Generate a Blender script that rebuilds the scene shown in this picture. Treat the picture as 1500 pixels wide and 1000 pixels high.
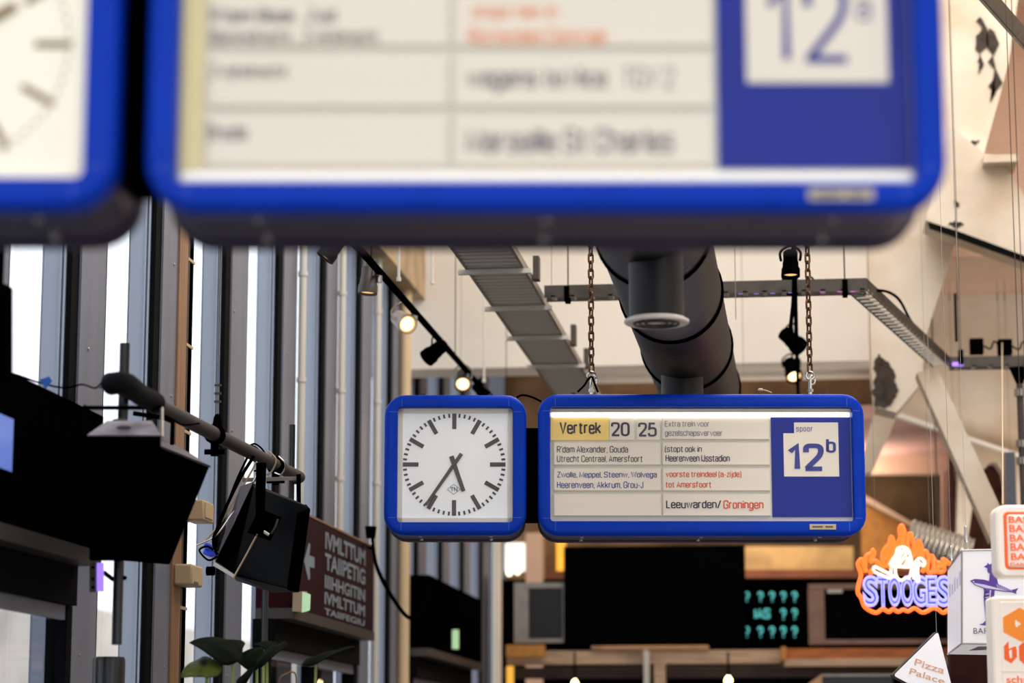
import bpy, bmesh, math, random
from mathutils import Vector, Matrix
R = random.Random(7)
for o in list(bpy.data.objects): bpy.data.objects.remove(o)
S = bpy.context.scene
COL = S.collection
PI = math.pi

# ------------------------------------------------------------------ camera
F = 3542.0                                  # focal length in pixels of the 1500 px frame (85 mm)
CAM = Vector((0, 0, 1.6))
TILT = math.atan(612 / F)
YAW = math.atan(435 / F * math.cos(TILT))
cd = bpy.data.cameras.new('camera'); cam = bpy.data.objects.new('camera', cd); COL.objects.link(cam)
cd.sensor_width = 36; cd.lens = F * 36 / 1500
cd.clip_end = 300
cam.location = CAM
cam.rotation_euler = (PI / 2 + TILT, 0, YAW)
cd.dof.use_dof = True; cd.dof.focus_distance = 15.5; cd.dof.aperture_fstop = 1.25
S.camera = cam
FW = Vector((-math.sin(YAW) * math.cos(TILT), math.cos(YAW) * math.cos(TILT), math.sin(TILT)))
RT = Vector((math.cos(YAW), math.sin(YAW), 0))
UP = RT.cross(FW)

def ray(px, py): return FW + RT * ((px - 750) / F) + UP * ((500 - py) / F)
def P(px, py, d): return CAM + ray(px, py) * d                       # at depth d along the view axis
def at(px, py, Y): r = ray(px, py); return CAM + r * (Y / r.y)        # on the plane y = Y
def atX(px, py, X): r = ray(px, py); return CAM + r * (X / r.x)       # on the plane x = X
def atZ(px, py, Z): r = ray(px, py); return CAM + r * ((Z - CAM.z) / r.z)

# ------------------------------------------------------------------ world and lights
S.view_settings.view_transform = 'Standard'; S.view_settings.look = 'None'
S.view_settings.gamma = 1.0; S.view_settings.use_curve_mapping = False
S.view_settings.exposure = 0.12
W = bpy.data.worlds.new('sky'); S.world = W; W.use_nodes = True
bg = W.node_tree.nodes['Background']
bg.inputs[0].default_value = (0.93, 0.96, 1.0, 1); bg.inputs[1].default_value = 1.7

def area(name, loc, rot, sx, sy, power, color):
    l = bpy.data.lights.new(name, 'AREA'); l.shape = 'RECTANGLE'; l.size = sx; l.size_y = sy
    l.energy = power; l.color = color
    o = bpy.data.objects.new(name, l); COL.objects.link(o); o.location = loc; o.rotation_euler = rot
    return o
area('hall_fill_light', (1.5, 16.5, 10.3), (0, 0, 0), 8, 18, 1750, (1.0, 0.94, 0.88))  # added overhead fill without a fixture, lifts the deep end of the hall
area('bar_fill_light', (-1.0, 29.3, 5.6), (0, 0, 0), 3, 3, 180, (1.0, 0.8, 0.6))  # added warm fill for the bar zone, tucked behind the far board
area('bar_soffit_fill', (-0.6, 28.9, 4.5), (PI, 0, 0), 2.5, 0.5, 130, (1.0, 0.82, 0.66))  # added upward fill for soffits and back wall, no real fitting

area('arch_fill_light', (2.9, 23.8, 3.2), (math.radians(110), 0, math.radians(20)), 1, 1, 45, (1.0, 0.9, 0.82))  # added fill outside the view, brightens the arch and recess

# ------------------------------------------------------------------ materials
def lin(c):
    return tuple((x / 12.92 if x <= 0.04045 else ((x + 0.055) / 1.055) ** 2.4) for x in c)
def hx(s):
    s = s.lstrip('#'); return lin(tuple(int(s[i:i + 2], 16) / 255 for i in (0, 2, 4)))
MATS = {}
def mat(name, col, rough=0.6, metal=0.0, var=0.0, scale=3.0, bump=0.0, emit=0.0, ecol=None, coat=0.0, spec=0.5, stretch=(1, 1, 1), dark=None, thr=(0.45, 0.65)):
    if name in MATS: return MATS[name]
    m = bpy.data.materials.new(name); m.use_nodes = True; nt = m.node_tree
    b = nt.nodes['Principled BSDF']; c = hx(col) if isinstance(col, str) else col
    b.inputs['Base Color'].default_value = (*c, 1); b.inputs['Roughness'].default_value = rough
    b.inputs['Metallic'].default_value = metal; b.inputs['Specular IOR Level'].default_value = spec
    b.inputs['Coat Weight'].default_value = coat; b.inputs['Coat Roughness'].default_value = 0.08
    if emit:
        b.inputs['Emission Color'].default_value = (*(hx(ecol) if ecol else c), 1)
        b.inputs['Emission Strength'].default_value = emit
    if var or bump or dark:
        tc = nt.nodes.new('ShaderNodeTexCoord'); mp = nt.nodes.new('ShaderNodeMapping')
        mp.inputs['Scale'].default_value = stretch
        n = nt.nodes.new('ShaderNodeTexNoise'); n.inputs['Scale'].default_value = scale; n.inputs['Detail'].default_value = 6
        nt.links.new(tc.outputs['Object'], mp.inputs[0]); nt.links.new(mp.outputs[0], n.inputs['Vector'])
        r = nt.nodes.new('ShaderNodeValToRGB')
        d = hx(dark) if dark else tuple(x * (1 - var) for x in c)
        r.color_ramp.elements[0].position = 1 - thr[1]; r.color_ramp.elements[1].position = 1 - thr[0]
        r.color_ramp.elements[0].color = (*d, 1); r.color_ramp.elements[1].color = (*c, 1)
        nt.links.new(n.outputs['Fac'], r.inputs[0]); nt.links.new(r.outputs[0], b.inputs['Base Color'])
        if bump:
            bp = nt.nodes.new('ShaderNodeBump'); bp.inputs['Strength'].default_value = bump; bp.inputs['Distance'].default_value = 0.02
            nt.links.new(n.outputs['Fac'], bp.inputs['Height']); nt.links.new(bp.outputs[0], b.inputs['Normal'])
    MATS[name] = m
    return m
def glass_mat(name, tint=(1, 1, 1), ior=1.45, rough=0.0, k=1.0):
    if name in MATS: return MATS[name]
    m = bpy.data.materials.new(name); m.use_nodes = True; nt = m.node_tree; nt.nodes.clear()
    o = nt.nodes.new('ShaderNodeOutputMaterial'); mx = nt.nodes.new('ShaderNodeMixShader')
    t = nt.nodes.new('ShaderNodeBsdfTransparent'); t.inputs[0].default_value = (*tint, 1)
    g = nt.nodes.new('ShaderNodeBsdfGlossy'); g.inputs['Roughness'].default_value = rough
    fr = nt.nodes.new('ShaderNodeFresnel'); fr.inputs[0].default_value = ior
    mul = nt.nodes.new('ShaderNodeMath'); mul.operation = 'MULTIPLY'; mul.inputs[1].default_value = k
    ge = nt.nodes.new('ShaderNodeNewGeometry'); sb_ = nt.nodes.new('ShaderNodeMath'); sb_.operation = 'SUBTRACT'; sb_.inputs[0].default_value = 1
    m2 = nt.nodes.new('ShaderNodeMath'); m2.operation = 'MULTIPLY'
    nt.links.new(ge.outputs['Backfacing'], sb_.inputs[1]); nt.links.new(fr.outputs[0], m2.inputs[0]); nt.links.new(sb_.outputs[0], m2.inputs[1])
    nt.links.new(m2.outputs[0], mul.inputs[0]); nt.links.new(mul.outputs[0], mx.inputs[0])
    nt.links.new(t.outputs[0], mx.inputs[1]); nt.links.new(g.outputs[0], mx.inputs[2]); nt.links.new(mx.outputs[0], o.inputs[0])
    MATS[name] = m
    return m
M_blue = mat('blue_enamel', '#0335ac', 0.3, spec=0.09, var=0.1, scale=4)
M_seam = mat('pale_blue_seam', '#4a66c8', 0.5)
M_case = mat('bronze_case_metal', '#30264a', 0.42, metal=0.5, var=0.3, scale=8, stretch=(1, 6, 6))
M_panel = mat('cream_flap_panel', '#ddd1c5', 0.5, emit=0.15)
M_panel2 = mat('cream_flap_frame', '#d5cbbb', 0.55)
M_strip = mat('white_enamel_tray', '#ddd8cf', 0.4)
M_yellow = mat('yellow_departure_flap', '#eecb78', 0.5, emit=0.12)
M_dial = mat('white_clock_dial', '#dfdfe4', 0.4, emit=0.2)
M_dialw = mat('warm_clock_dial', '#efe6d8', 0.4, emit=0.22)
M_tube = mat('lit_tube', (1, 0.97, 0.9), 0.5, emit=3.0)
M_tubed = mat('dim_lit_tube', (1, 0.95, 0.86), 0.5, emit=0.35)
M_inkm = mat('mid_grey_ink', '#68616c', 0.7)
M_ink = mat('grey_ink', '#4f4858', 0.7)
M_inkd = mat('dark_violet_ink', '#2e2848', 0.7)
M_inkl = mat('faded_violet_ink', '#8d8796', 0.7)
M_inko = mat('orange_ink', '#e2542c', 0.7)
M_inkn = mat('pale_orange_ink', '#f0864c', 0.7)
M_inkb = mat('blue_ink', '#2a3390', 0.6)
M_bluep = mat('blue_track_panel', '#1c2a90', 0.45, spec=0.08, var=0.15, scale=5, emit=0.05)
M_hand = mat('dark_grey_marker', '#4d4647', 0.6)
M_handw = mat('brown_marker', '#86683f', 0.6)
M_plate = mat('beige_maker_plate', '#b9a988', 0.45)
M_chrome = mat('steel', '#c8c4c0', 0.25, metal=1.0)
M_black = mat('matt_black', '#030304', 0.9, spec=0.0)
M_blackg = mat('satin_black', '#101114', 0.35)
M_char = mat('charcoal_paint', '#101114', 0.55, spec=.3)
M_rust = mat('rusty_chain_steel', '#6b4a34', 0.5, metal=0.75, var=0.6, scale=30)
M_galv = mat('galvanised_steel', '#938b80', 0.42, metal=0.65, var=0.2, scale=14)
M_galvd = mat('dull_galvanised_steel', '#4a443e', 0.5, metal=0.6, var=0.3, scale=10)
M_galvl = mat('bright_galvanised_steel', '#c6c2b8', 0.5, metal=0.1)
M_fin = mat('grey_facade_paint', '#6b6f7c', 0.5, var=0.12, scale=1.2, stretch=(4, 4, 0.4))
M_finl = mat('daylit_grey_facade_paint', '#8c96a6', 0.42, var=0.08, scale=1.0, stretch=(4, 4, 0.4))  # window daylight on the column flanks put into a paler blue-grey
M_find = mat('near_black_facade', '#08090b', 0.8, spec=.05)  # also colours the painted shade in the column recesses
M_white = mat('white_plaster', '#d9d2c8', 0.85, var=0.07, scale=0.8, bump=0.1)
M_plast = mat('old_white_concrete', '#d4c8b8', 0.85, dark='#b39a7c', scale=1.3, bump=0.3, thr=(0.36, 0.74))
M_pink = mat('pinkish_plaster', '#d3b29c', 0.85, var=0.18, scale=0.7)
M_pinkd = mat('dusty_pink_ceiling_paint', '#c69c92', 0.85, var=0.2, scale=0.9)
M_conc = mat('raw_brown_concrete', '#94734f', 0.9, dark='#4c3523', scale=0.9, bump=0.4, thr=(0.35, 0.65))
M_scar = mat('bare_scar_concrete', '#3d332b', 0.95, var=0.5, scale=12, bump=0.6)
M_floor = mat('grey_screed', '#6d6a66', 0.6, var=0.2, scale=2)
M_oak = mat('pale_weathered_timber', '#c9a88a', 0.6, var=0.35, scale=3, stretch=(0.6, 4, 8))
M_orange = mat('orange_stained_timber', '#b5651c', 0.5, var=0.4, scale=3, stretch=(0.8, 4, 6))
M_cork = mat('tan_cork', '#c0843e', 0.7, var=0.2, scale=10)
M_duct = mat('black_spiral_duct', '#141317', 0.45, spec=.3, var=0.15, scale=2)
M_brown = mat('varnished_brown_timber', '#8a6446', 0.5, var=0.3, scale=4, stretch=(6, 6, 0.3))
M_maroon = mat('maroon_sign_face', '#270c12', 0.65, spec=.05)
M_signtxt = mat('pale_blue_grey_print', '#76828e', 0.6)
M_cream = mat('cream_plastic', '#b59c7a', 0.5)
M_leaf = mat('dark_leaf', '#0b1207', 0.8, var=0.4, scale=14, spec=.05)
M_leafb = mat('yellow_green_leaf', '#47500f', 0.55, dark='#1c2208', scale=16, spec=.2)
M_stem = mat('pale_green_stem', '#8c9a52', 0.5)
M_lens = mat('warm_lamp_lens', (1.0, 0.76, 0.42), 0.4, emit=3.2)
M_lensdim = mat('warm_reflector', (1.0, 0.6, 0.22), 0.35, emit=0.9)
M_led = mat('teal_led', (0.08, 0.5, 0.5), 0.5, emit=0.5)
M_purple = mat('violet_lamp', (0.36, 0.2, 1.0), 0.4, emit=0.9)
M_pinkled = mat('magenta_led', (0.85, 0.15, 0.85), 0.4, emit=1.0)
M_neono = mat('orange_neon_tube', (1.0, 0.115, 0.015), 0.3, emit=1.7)
M_neonb = mat('blue_neon_tube', (0.36, 0.36, 1.0), 0.3, emit=0.85)
M_neonw = mat('white_neon_tube', (1.0, 0.9, 0.74), 0.3, emit=0.55)
M_bulb = mat('warm_bulb', (1.0, 0.72, 0.32), 0.3, emit=9.0)
M_lbox = mat('white_acrylic', '#e6e4e8', 0.4, emit=0.36)
M_lbox2 = mat('warm_white_acrylic', '#efe3d6', 0.35, emit=0.22)
M_sorange = mat('orange_print', '#f36010', 0.5, emit=0.22)
M_samber = mat('amber_orange_print', '#f58a1c', 0.5, emit=0.25)
M_sviolet = mat('violet_print', '#6446a6', 0.6, emit=.06)
M_svl = mat('pale_violet_print', '#d2cde8', 0.6, emit=.2)
M_spink = mat('peach_print', '#eebd98', 0.6)
M_brick = mat('brown_brick', '#74483a', 0.85, var=0.4, scale=6)
M_maho = mat('dark_mahogany', '#2c0f0a', 0.6, spec=.1, var=0.5, scale=3, stretch=(1, 1, 3))
M_bluetape = mat('blue_tape', '#2a62c4', 0.6)
M_bluecon = mat('blue_connector', '#2b46d8', 0.4)
M_out = mat('pale_facade_render', '#e2d6c6', 0.8, var=0.3, scale=0.6)
M_ground = mat('paving', '#b8b4ae', 0.8, var=0.2, scale=1)
M_scrglow = mat('pale_blue_screen', (0.12, 0.2, 0.6), 0.3, emit=0.35)
M_exit = mat('lit_green_white_sign', (0.55, 0.85, 0.5), 0.4, emit=0.35)
M_wp = mat('bright_window_film', (1, 1, 0.97), 0.5, emit=1.0)
G_pane = glass_mat('window_glass', (0.97, 0.98, 1.0))
G_sign = glass_mat('display_glass', (0.985, 0.985, 0.97), k=0.4)

# ------------------------------------------------------------------ mesh helpers
class MB:
    def __init__(s): s.v = []; s.f = []
    def add(s, vs, fs):
        n = len(s.v); s.v += [Vector(v) for v in vs]; s.f += [tuple(i + n for i in f) for f in fs]; return s
    def hexa(s, p):                                    # 0-3 front loop, 4-7 back loop
        return s.add(p, [(0, 1, 2, 3), (7, 6, 5, 4), (0, 4, 5, 1), (1, 5, 6, 2), (2, 6, 7, 3), (3, 7, 4, 0)])
    def box(s, a, b, m=None):
        x0, y0, z0 = (min(a[i], b[i]) for i in range(3)); x1, y1, z1 = (max(a[i], b[i]) for i in range(3))
        p = [Vector(q) for q in ((x0, y0, z0), (x1, y0, z0), (x1, y0, z1), (x0, y0, z1), (x0, y1, z0), (x1, y1, z0), (x1, y1, z1), (x0, y1, z1))]
        if m is not None: p = [m @ q for q in p]
        return s.hexa(p)
    def prism(s, poly, d):                             # poly: 3-D points; extruded by vector d
        n = len(poly); a = [Vector(q) for q in poly]; d = Vector(d)
        fs = [tuple(range(n)), tuple(range(2 * n - 1, n - 1, -1))] + [(i, i + n, (i + 1) % n + n, (i + 1) % n) for i in range(n)]
        return s.add(a + [q + d for q in a], fs)
    def tube(s, pts, r, seg=8, closed=False, caps=True):
        pts = [Vector(p) for p in pts]; n = len(pts)
        rs = r if isinstance(r, (list, tuple)) else [r] * n
        T = []
        for i in range(n):
            a = pts[(i - 1) % n] if (closed or i > 0) else pts[i]; b = pts[(i + 1) % n] if (closed or i < n - 1) else pts[i]
            t = (b - a); T.append(t.normalized() if t.length > 1e-9 else Vector((0, 0, 1)))
        u = T[0].orthogonal().normalized(); vs = []
        for i in range(n):
            u = (u - T[i] * u.dot(T[i]))
            u = u.normalized() if u.length > 1e-6 else T[i].orthogonal().normalized()
            w = T[i].cross(u)
            for k in range(seg):
                a = 2 * PI * k / seg; vs.append(pts[i] + (u * math.cos(a) + w * math.sin(a)) * rs[i])
        fs = []
        for i in range(n if closed else n - 1):
            j = (i + 1) % n
            for k in range(seg):
                k2 = (k + 1) % seg; fs.append((i * seg + k, i * seg + k2, j * seg + k2, j * seg + k))
        if caps and not closed:
            fs += [tuple(range(seg - 1, -1, -1)), tuple((n - 1) * seg + k for k in range(seg))]
        return s.add(vs, fs)
    def lathe(s, prof, o, axis, seg=24):               # prof: (distance along axis, radius)
        o = Vector(o); ax = Vector(axis).normalized(); u = ax.orthogonal().normalized(); w = ax.cross(u)
        vs = [o + ax * h + (u * math.cos(2 * PI * k / seg) + w * math.sin(2 * PI * k / seg)) * max(r, 1e-4) for h, r in prof for k in range(seg)]
        n = len(prof)
        fs = [(i * seg + k, i * seg + (k + 1) % seg, (i + 1) * seg + (k + 1) % seg, (i + 1) * seg + k) for i in range(n - 1) for k in range(seg)]
        fs += [tuple(range(seg - 1, -1, -1)), tuple((n - 1) * seg + k for k in range(seg))]
        return s.add(vs, fs)
    def loops(s, ls, cap0=False, cap1=False):
        n = len(ls[0]); vs = [q for l in ls for q in l]
        fs = [(i * n + k, i * n + (k + 1) % n, (i + 1) * n + (k + 1) % n, (i + 1) * n + k) for i in range(len(ls) - 1) for k in range(n)]
        if cap0: fs.append(tuple(range(n - 1, -1, -1)))
        if cap1: fs.append(tuple((len(ls) - 1) * n + k for k in range(n)))
        return s.add(vs, fs)
    def build(s, name, m, parent=None, local=False, smooth=35, bevel=0):
        me = bpy.data.meshes.new(name)
        vs = s.v
        if parent is not None and not local:
            inv = world_of(parent).inverted(); vs = [inv @ v for v in vs]
        me.from_pydata([tuple(v) for v in vs], [], s.f)
        bm = bmesh.new(); bm.from_mesh(me); bmesh.ops.recalc_face_normals(bm, faces=bm.faces); bm.to_mesh(me); bm.free()
        me.materials.append(m)
        if smooth:
            me.shade_smooth(); me.set_sharp_from_angle(angle=math.radians(smooth))
        o = bpy.data.objects.new(name, me); COL.objects.link(o)
        if parent is not None: o.parent = parent
        if bevel:
            b = o.modifiers.new('bevel', 'BEVEL'); b.width = bevel; b.segments = 2; b.limit_method = 'ANGLE'
        return o
def world_of(o):
    m = o.matrix_basis.copy()
    return world_of(o.parent) @ m if o.parent else m
def thing(name, label, cat, loc=(0, 0, 0), rz=0.0, group=None):
    o = bpy.data.objects.new(name, None); COL.objects.link(o); o.location = loc; o.rotation_euler = (0, 0, rz)
    o.empty_display_size = 0.1
    o['label'] = label; o['category'] = cat
    if group: o['group'] = group
    return o
def tag(o, label, cat, group=None):
    o['label'] = label; o['category'] = cat
    if group: o['group'] = group
    return o
def struct(o): o['kind'] = 'structure'; return o
def smoothpath(pts, n=6, closed=False):
    pts = [Vector(p) for p in pts]; out = []; N = len(pts)
    rng = range(N) if closed else range(N - 1)
    for i in rng:
        p0 = pts[(i - 1) % N] if (closed or i > 0) else pts[i]; p1 = pts[i]; p2 = pts[(i + 1) % N]
        p3 = pts[(i + 2) % N] if (closed or i < N - 2) else p2
        for k in range(n):
            t = k / n
            out.append(0.5 * ((2 * p1) + (p2 - p0) * t + (2 * p0 - 5 * p1 + 4 * p2 - p3) * t * t + (3 * p1 - p0 - 3 * p2 + p3) * t ** 3))
    if not closed: out.append(pts[-1])
    return out
def rrect(hw, hh, r, y, cx=0, cz=0, n=7):              # rounded rectangle loop in the xz plane
    out = []
    for sx, sz, a0 in ((1, 1, 0), (-1, 1, PI / 2), (-1, -1, PI), (1, -1, 3 * PI / 2)):
        for k in range(n):
            a = a0 + PI / 2 * k / (n - 1)
            out.append(Vector((cx + sx * (hw - r) + r * math.cos(a), y, cz + sz * (hh - r) + r * math.sin(a))))
    return out
# lettering: glyph outlines fitted into a rectangle (local x right, z up, facing -y)
TXT = {}
def text_geo(s, bold=0.0, extrude=0.0, outline=0.0, space=1.0):
    key = (s, bold, outline, space)
    if key in TXT: return TXT[key]
    c = bpy.data.curves.new('lettering_curve', 'FONT'); c.body = s; c.size = 1; c.offset = bold; c.space_character = space
    if outline: c.fill_mode = 'NONE'; c.bevel_depth = outline; c.bevel_resolution = 1
    c.resolution_u = 4
    o = bpy.data.objects.new('lettering_curve', c); COL.objects.link(o)
    dg = bpy.context.evaluated_depsgraph_get(); dg.update()
    me = bpy.data.meshes.new_from_object(o.evaluated_get(dg))
    vs = [tuple(v.co) for v in me.vertices]; fs = [tuple(p.vertices) for p in me.polygons]
    bpy.data.objects.remove(o); bpy.data.curves.remove(c); bpy.data.meshes.remove(me)
    TXT[key] = (vs, fs); return vs, fs
def text_mb(s, x0, x1, z0, z1, y, bold=0.0, th=0.002, outline=0.0, rot=0.0, space=1.0, mb=None):
    vs, fs = text_geo(s, bold, 0, outline, space)
    ax = min(v[0] for v in vs); bx = max(v[0] for v in vs); ay = min(v[1] for v in vs); by = max(v[1] for v in vs)
    kx = (x1 - x0) / (bx - ax); kz = (z1 - z0) / (by - ay)
    cx, cz = (x0 + x1) / 2, (z0 + z1) / 2; ca, sa = math.cos(rot), math.sin(rot)
    m = mb or MB(); out = []
    for v in vs:
        x = x0 + (v[0] - ax) * kx - cx; z = z0 + (v[1] - ay) * kz - cz
        out.append(Vector((cx + x * ca - z * sa, y + (-v[2] * kz if outline else 0), cz + x * sa + z * ca)))
    if outline: m.add(out, fs)
    else:
        n = len(out); m.add(out, fs)
        ed = {}
        for f in fs:
            for i in range(len(f)):
                e = (f[i], f[(i + 1) % len(f)]); k = tuple(sorted(e)); ed.setdefault(k, []).append(e)
        b = [es[0] for es in ed.values() if len(es) == 1]
        m.add(out + [q + Vector((0, th, 0)) for q in out], [(i, i + n, j + n, j) for i, j in b])
    return m

# condensed grotesque lettering built from strokes (as on flap boards)
_X, _C, _D = 0.73, 1.0, -0.26
def _bowl(w, y0, y1): return ('o', [(0, y0), (w, y0), (w, y1), (0, y1)])
_w = 0.42; _W = 0.5
GL = {
 'a': [[(0, _X - .16), (0, _X), (_w, _X), (_w, 0)], [(_w, .43), (0, .43), (0, 0), (_w, 0), (_w, .14)]],
 'b': [[(0, _C), (0, 0)], _bowl(_w, 0, _X)], 'c': [[(_w, _X - .2), (_w, _X), (0, _X), (0, 0), (_w, 0), (_w, .2)]],
 'd': [[(_w, _C), (_w, 0)], _bowl(_w, 0, _X)], 'e': [[(0, .37), (_w, .37)], [(_w, .32), (_w, _X), (0, _X), (0, 0), (_w, 0), (_w, .18)]],
 'f': [[(.34, _C), (.12, _C), (.12, 0)], [(0, _X), (.32, _X)]], 'g': [_bowl(_w, 0, _X), [(_w, _X), (_w, _D), (0, _D), (0, _D + .12)]],
 'h': [[(0, _C), (0, 0)], [(0, _X - .1), (0, _X), (_w, _X), (_w, 0)]], 'i': [[(0, 0), (0, _X)], [(0, .87), (0, _C)]],
 'j': [[(.1, _X), (.1, _D), (-.06, _D)], [(.1, .87), (.1, _C)]], 'k': [[(0, _C), (0, 0)], ['s', (_w, _X), (0, .27)], ['s', (.15, .40), (_w, 0)]],
 'l': [[(0, 0), (0, _C)]], 'm': [[(0, 0), (0, _X)], [(0, _X - .1), (0, _X), (.34, _X), (.34, 0)], [(.34, _X - .1), (.34, _X), (.68, _X), (.68, 0)]],
 'n': [[(0, 0), (0, _X)], [(0, _X - .1), (0, _X), (_w, _X), (_w, 0)]], 'o': [_bowl(_w, 0, _X)], 'p': [[(0, _X), (0, _D)], _bowl(_w, 0, _X)],
 'r': [[(0, 0), (0, _X)], [(0, _X - .16), (0, _X), (.27, _X)]], 's': [[(_w, _X - .17), (_w, _X), (0, _X), (0, .38), (_w, .36), (_w, 0), (0, 0), (0, .17)]],
 't': [[(.12, .94), (.12, 0), (.32, 0)], [(0, _X), (.31, _X)]], 'u': [[(0, _X), (0, 0), (_w, 0), (_w, .1)], [(_w, _X), (_w, 0)]],
 'v': [['s', (0, _X), (.22, 0), (.44, _X)]], 'w': [['s', (0, _X), (.16, 0), (.32, _X), (.48, 0), (.64, _X)]], 'x': [['s', (0, 0), (.42, _X)], ['s', (.42, 0), (0, _X)]],
 'z': [['s', (0, _X), (.38, _X), (0, 0), (.38, 0)]], 'A': [['s', (0, 0), (.27, _C), (.54, 0)], [(.1, .3), (.44, .3)]],
 'B': [_bowl(_W, 0, .53), _bowl(_W - .03, .53, _C), ['s', (0, 0), (0, _C)]], 'C': [[(_W, .72), (_W, _C), (0, _C), (0, 0), (_W, 0), (_W, .28)]],
 'D': [_bowl(_W, 0, _C), ['s', (0, 0), (0, _C)]], 'E': [['s', (.42, _C), (0, _C), (0, 0), (.42, 0)], [(0, .52), (.38, .52)]],
 'G': [[(_W, .72), (_W, _C), (0, _C), (0, 0), (_W, 0), (_W, .46)], [(.28, .46), (_W + .0, .46)]], 'H': [[(0, 0), (0, _C)], [(_W, 0), (_W, _C)], [(0, .52), (_W, .52)]],
 'I': [[(0, 0), (0, _C)]], 'J': [[(.34, _C), (.34, 0), (0, 0), (0, .25)]], 'L': [['s', (0, _C), (0, 0), (.4, 0)]],
 'M': [['s', (0, 0), (0, _C), (.32, .1), (.64, _C), (.64, 0)]], 'N': [['s', (0, 0), (0, _C), (_W, 0), (_W, _C)]], 'O': [_bowl(_W, 0, _C)],
 'R': [[(0, 0), (0, _C)], _bowl(_W, .46, _C), ['s', (.24, .46), (_W, 0)]], 'S': [[(_W, .76), (_W, _C), (0, _C), (0, .53), (_W, .5), (_W, 0), (0, 0), (0, .24)]],
 'T': [[(0, _C), (_W, _C)], [(.25, 0), (.25, _C)]], 'U': [[(0, _C), (0, 0), (_W, 0), (_W, _C)]], 'V': [['s', (0, _C), (.26, 0), (.52, _C)]],
 'W': [['s', (0, _C), (.19, 0), (.38, _C), (.57, 0), (.76, _C)]], 'Z': [['s', (0, _C), (.46, _C), (0, 0), (.46, 0)]],
 '0': [('O', [(0, 0), (_W, 0), (_W, _C), (0, _C)])], '1': [['s', (0, .74), (.24, _C - .02), (.24, 0)]], '2': [['r', (0, .72), (0, _C), (_W, _C), (_W, .62), (.02, .02)], [(-.03, 0), (_W + .03, 0)]],
 '5': [['s', (.45, _C), (.06, _C), (.02, .5)], [(.02, .46), (.02, .62), (_W, .62), (_W, 0), (0, 0), (0, .22)]],
 '?': [[(0, .72), (0, _C), (.42, _C), (.42, .56), (.21, .5), (.21, .26)], [(.21, 0), (.21, .12)]], ',': [['s', (.05, .06), (0, -.14)]], '.': [[(0, 0), (0, .08)]], "'": [['s', (.05, _C), (0, .78)]], '(': [['s', (.14, 1.06), (.02, .78), (0, .4), (.02, .02), (.14, -.2)]],
 ')': [['s', (0, 1.06), (.12, .78), (.14, .4), (.12, .02), (0, -.2)]], '/': [['s', (0, -.05), (.36, 1.03)]], '-': [[(0, .36), (.24, .36)]]}
def _round(pts, closed, r=.2):
    n = len(pts); out = []
    for i, p in enumerate(pts):
        p = Vector(p)
        if not closed and i in (0, n - 1): out.append(p); continue
        a, b = Vector(pts[i - 1]), Vector(pts[(i + 1) % n]); la, lb_ = (a - p).length, (b - p).length; q = min(r, la * .5, lb_ * .5)
        u, v = p + (a - p).normalized() * q, p + (b - p).normalized() * q
        for k in range(5):
            t = k / 4; out.append((1 - t) ** 2 * u + 2 * t * (1 - t) * p + t * t * v)
    return out
def stroke_geo(s, t, gap=.2):
    vs, fs = [], []; x = 0.0
    for ch in s:
        if ch == ' ': x += .26; continue
        bx = x
        for st in GL[ch]:
            closed = isinstance(st, tuple); sharp = False; rr_ = .2
            if closed: pts = st[1]; rr_ = .3 if st[0] == 'O' else .2
            elif st and st[0] in ('s', 'r'): sharp = st[0] == 's'; rr_ = .32; pts = st[1:]
            else: pts = st
            q = [Vector(p) for p in pts] if sharp else _round(pts, closed, rr_)
            n = len(q); base = len(vs)
            for i in range(n):
                a = q[i - 1] if (closed or i) else None; b = q[(i + 1) % n] if (closed or i < n - 1) else None
                d0 = (q[i] - a).normalized() if a is not None and (q[i] - a).length > 1e-7 else None
                d1 = (b - q[i]).normalized() if b is not None and (b - q[i]).length > 1e-7 else None
                d0 = d0 if d0 is not None else d1; d1 = d1 if d1 is not None else d0
                n0 = Vector((-d0.y, d0.x)); n1 = Vector((-d1.y, d1.x)); m = n0 + n1
                m = m.normalized() if m.length > .05 else n0; k = min(1.6, 1 / max(.35, m.dot(n0)))
                for sg in (1, -1): vs.append((q[i].x + bx + m.x * k * sg * t / 2, q[i].y + m.y * k * sg * t / 2, 0))
                x = max(x, q[i].x + bx)
            for i in range(n if closed else n - 1):
                j = (i + 1) % n; fs.append((base + 2 * i, base + 2 * i + 1, base + 2 * j + 1, base + 2 * j))
        x += gap
    return vs, fs
def stroke_mb(s, x0, x1, z0, z1, y, t=.13, gap=.2):
    vs, fs = stroke_geo(s, t, gap)
    ax = min(v[0] for v in vs); bx = max(v[0] for v in vs); ay = min(v[1] for v in vs); by = max(v[1] for v in vs)
    kx = (x1 - x0) / (bx - ax); kz = (z1 - z0) / (by - ay)
    m = MB(); m.add([(x0 + (v[0] - ax) * kx, y, z0 + (v[1] - ay) * kz) for v in vs], fs)
    return m

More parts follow.
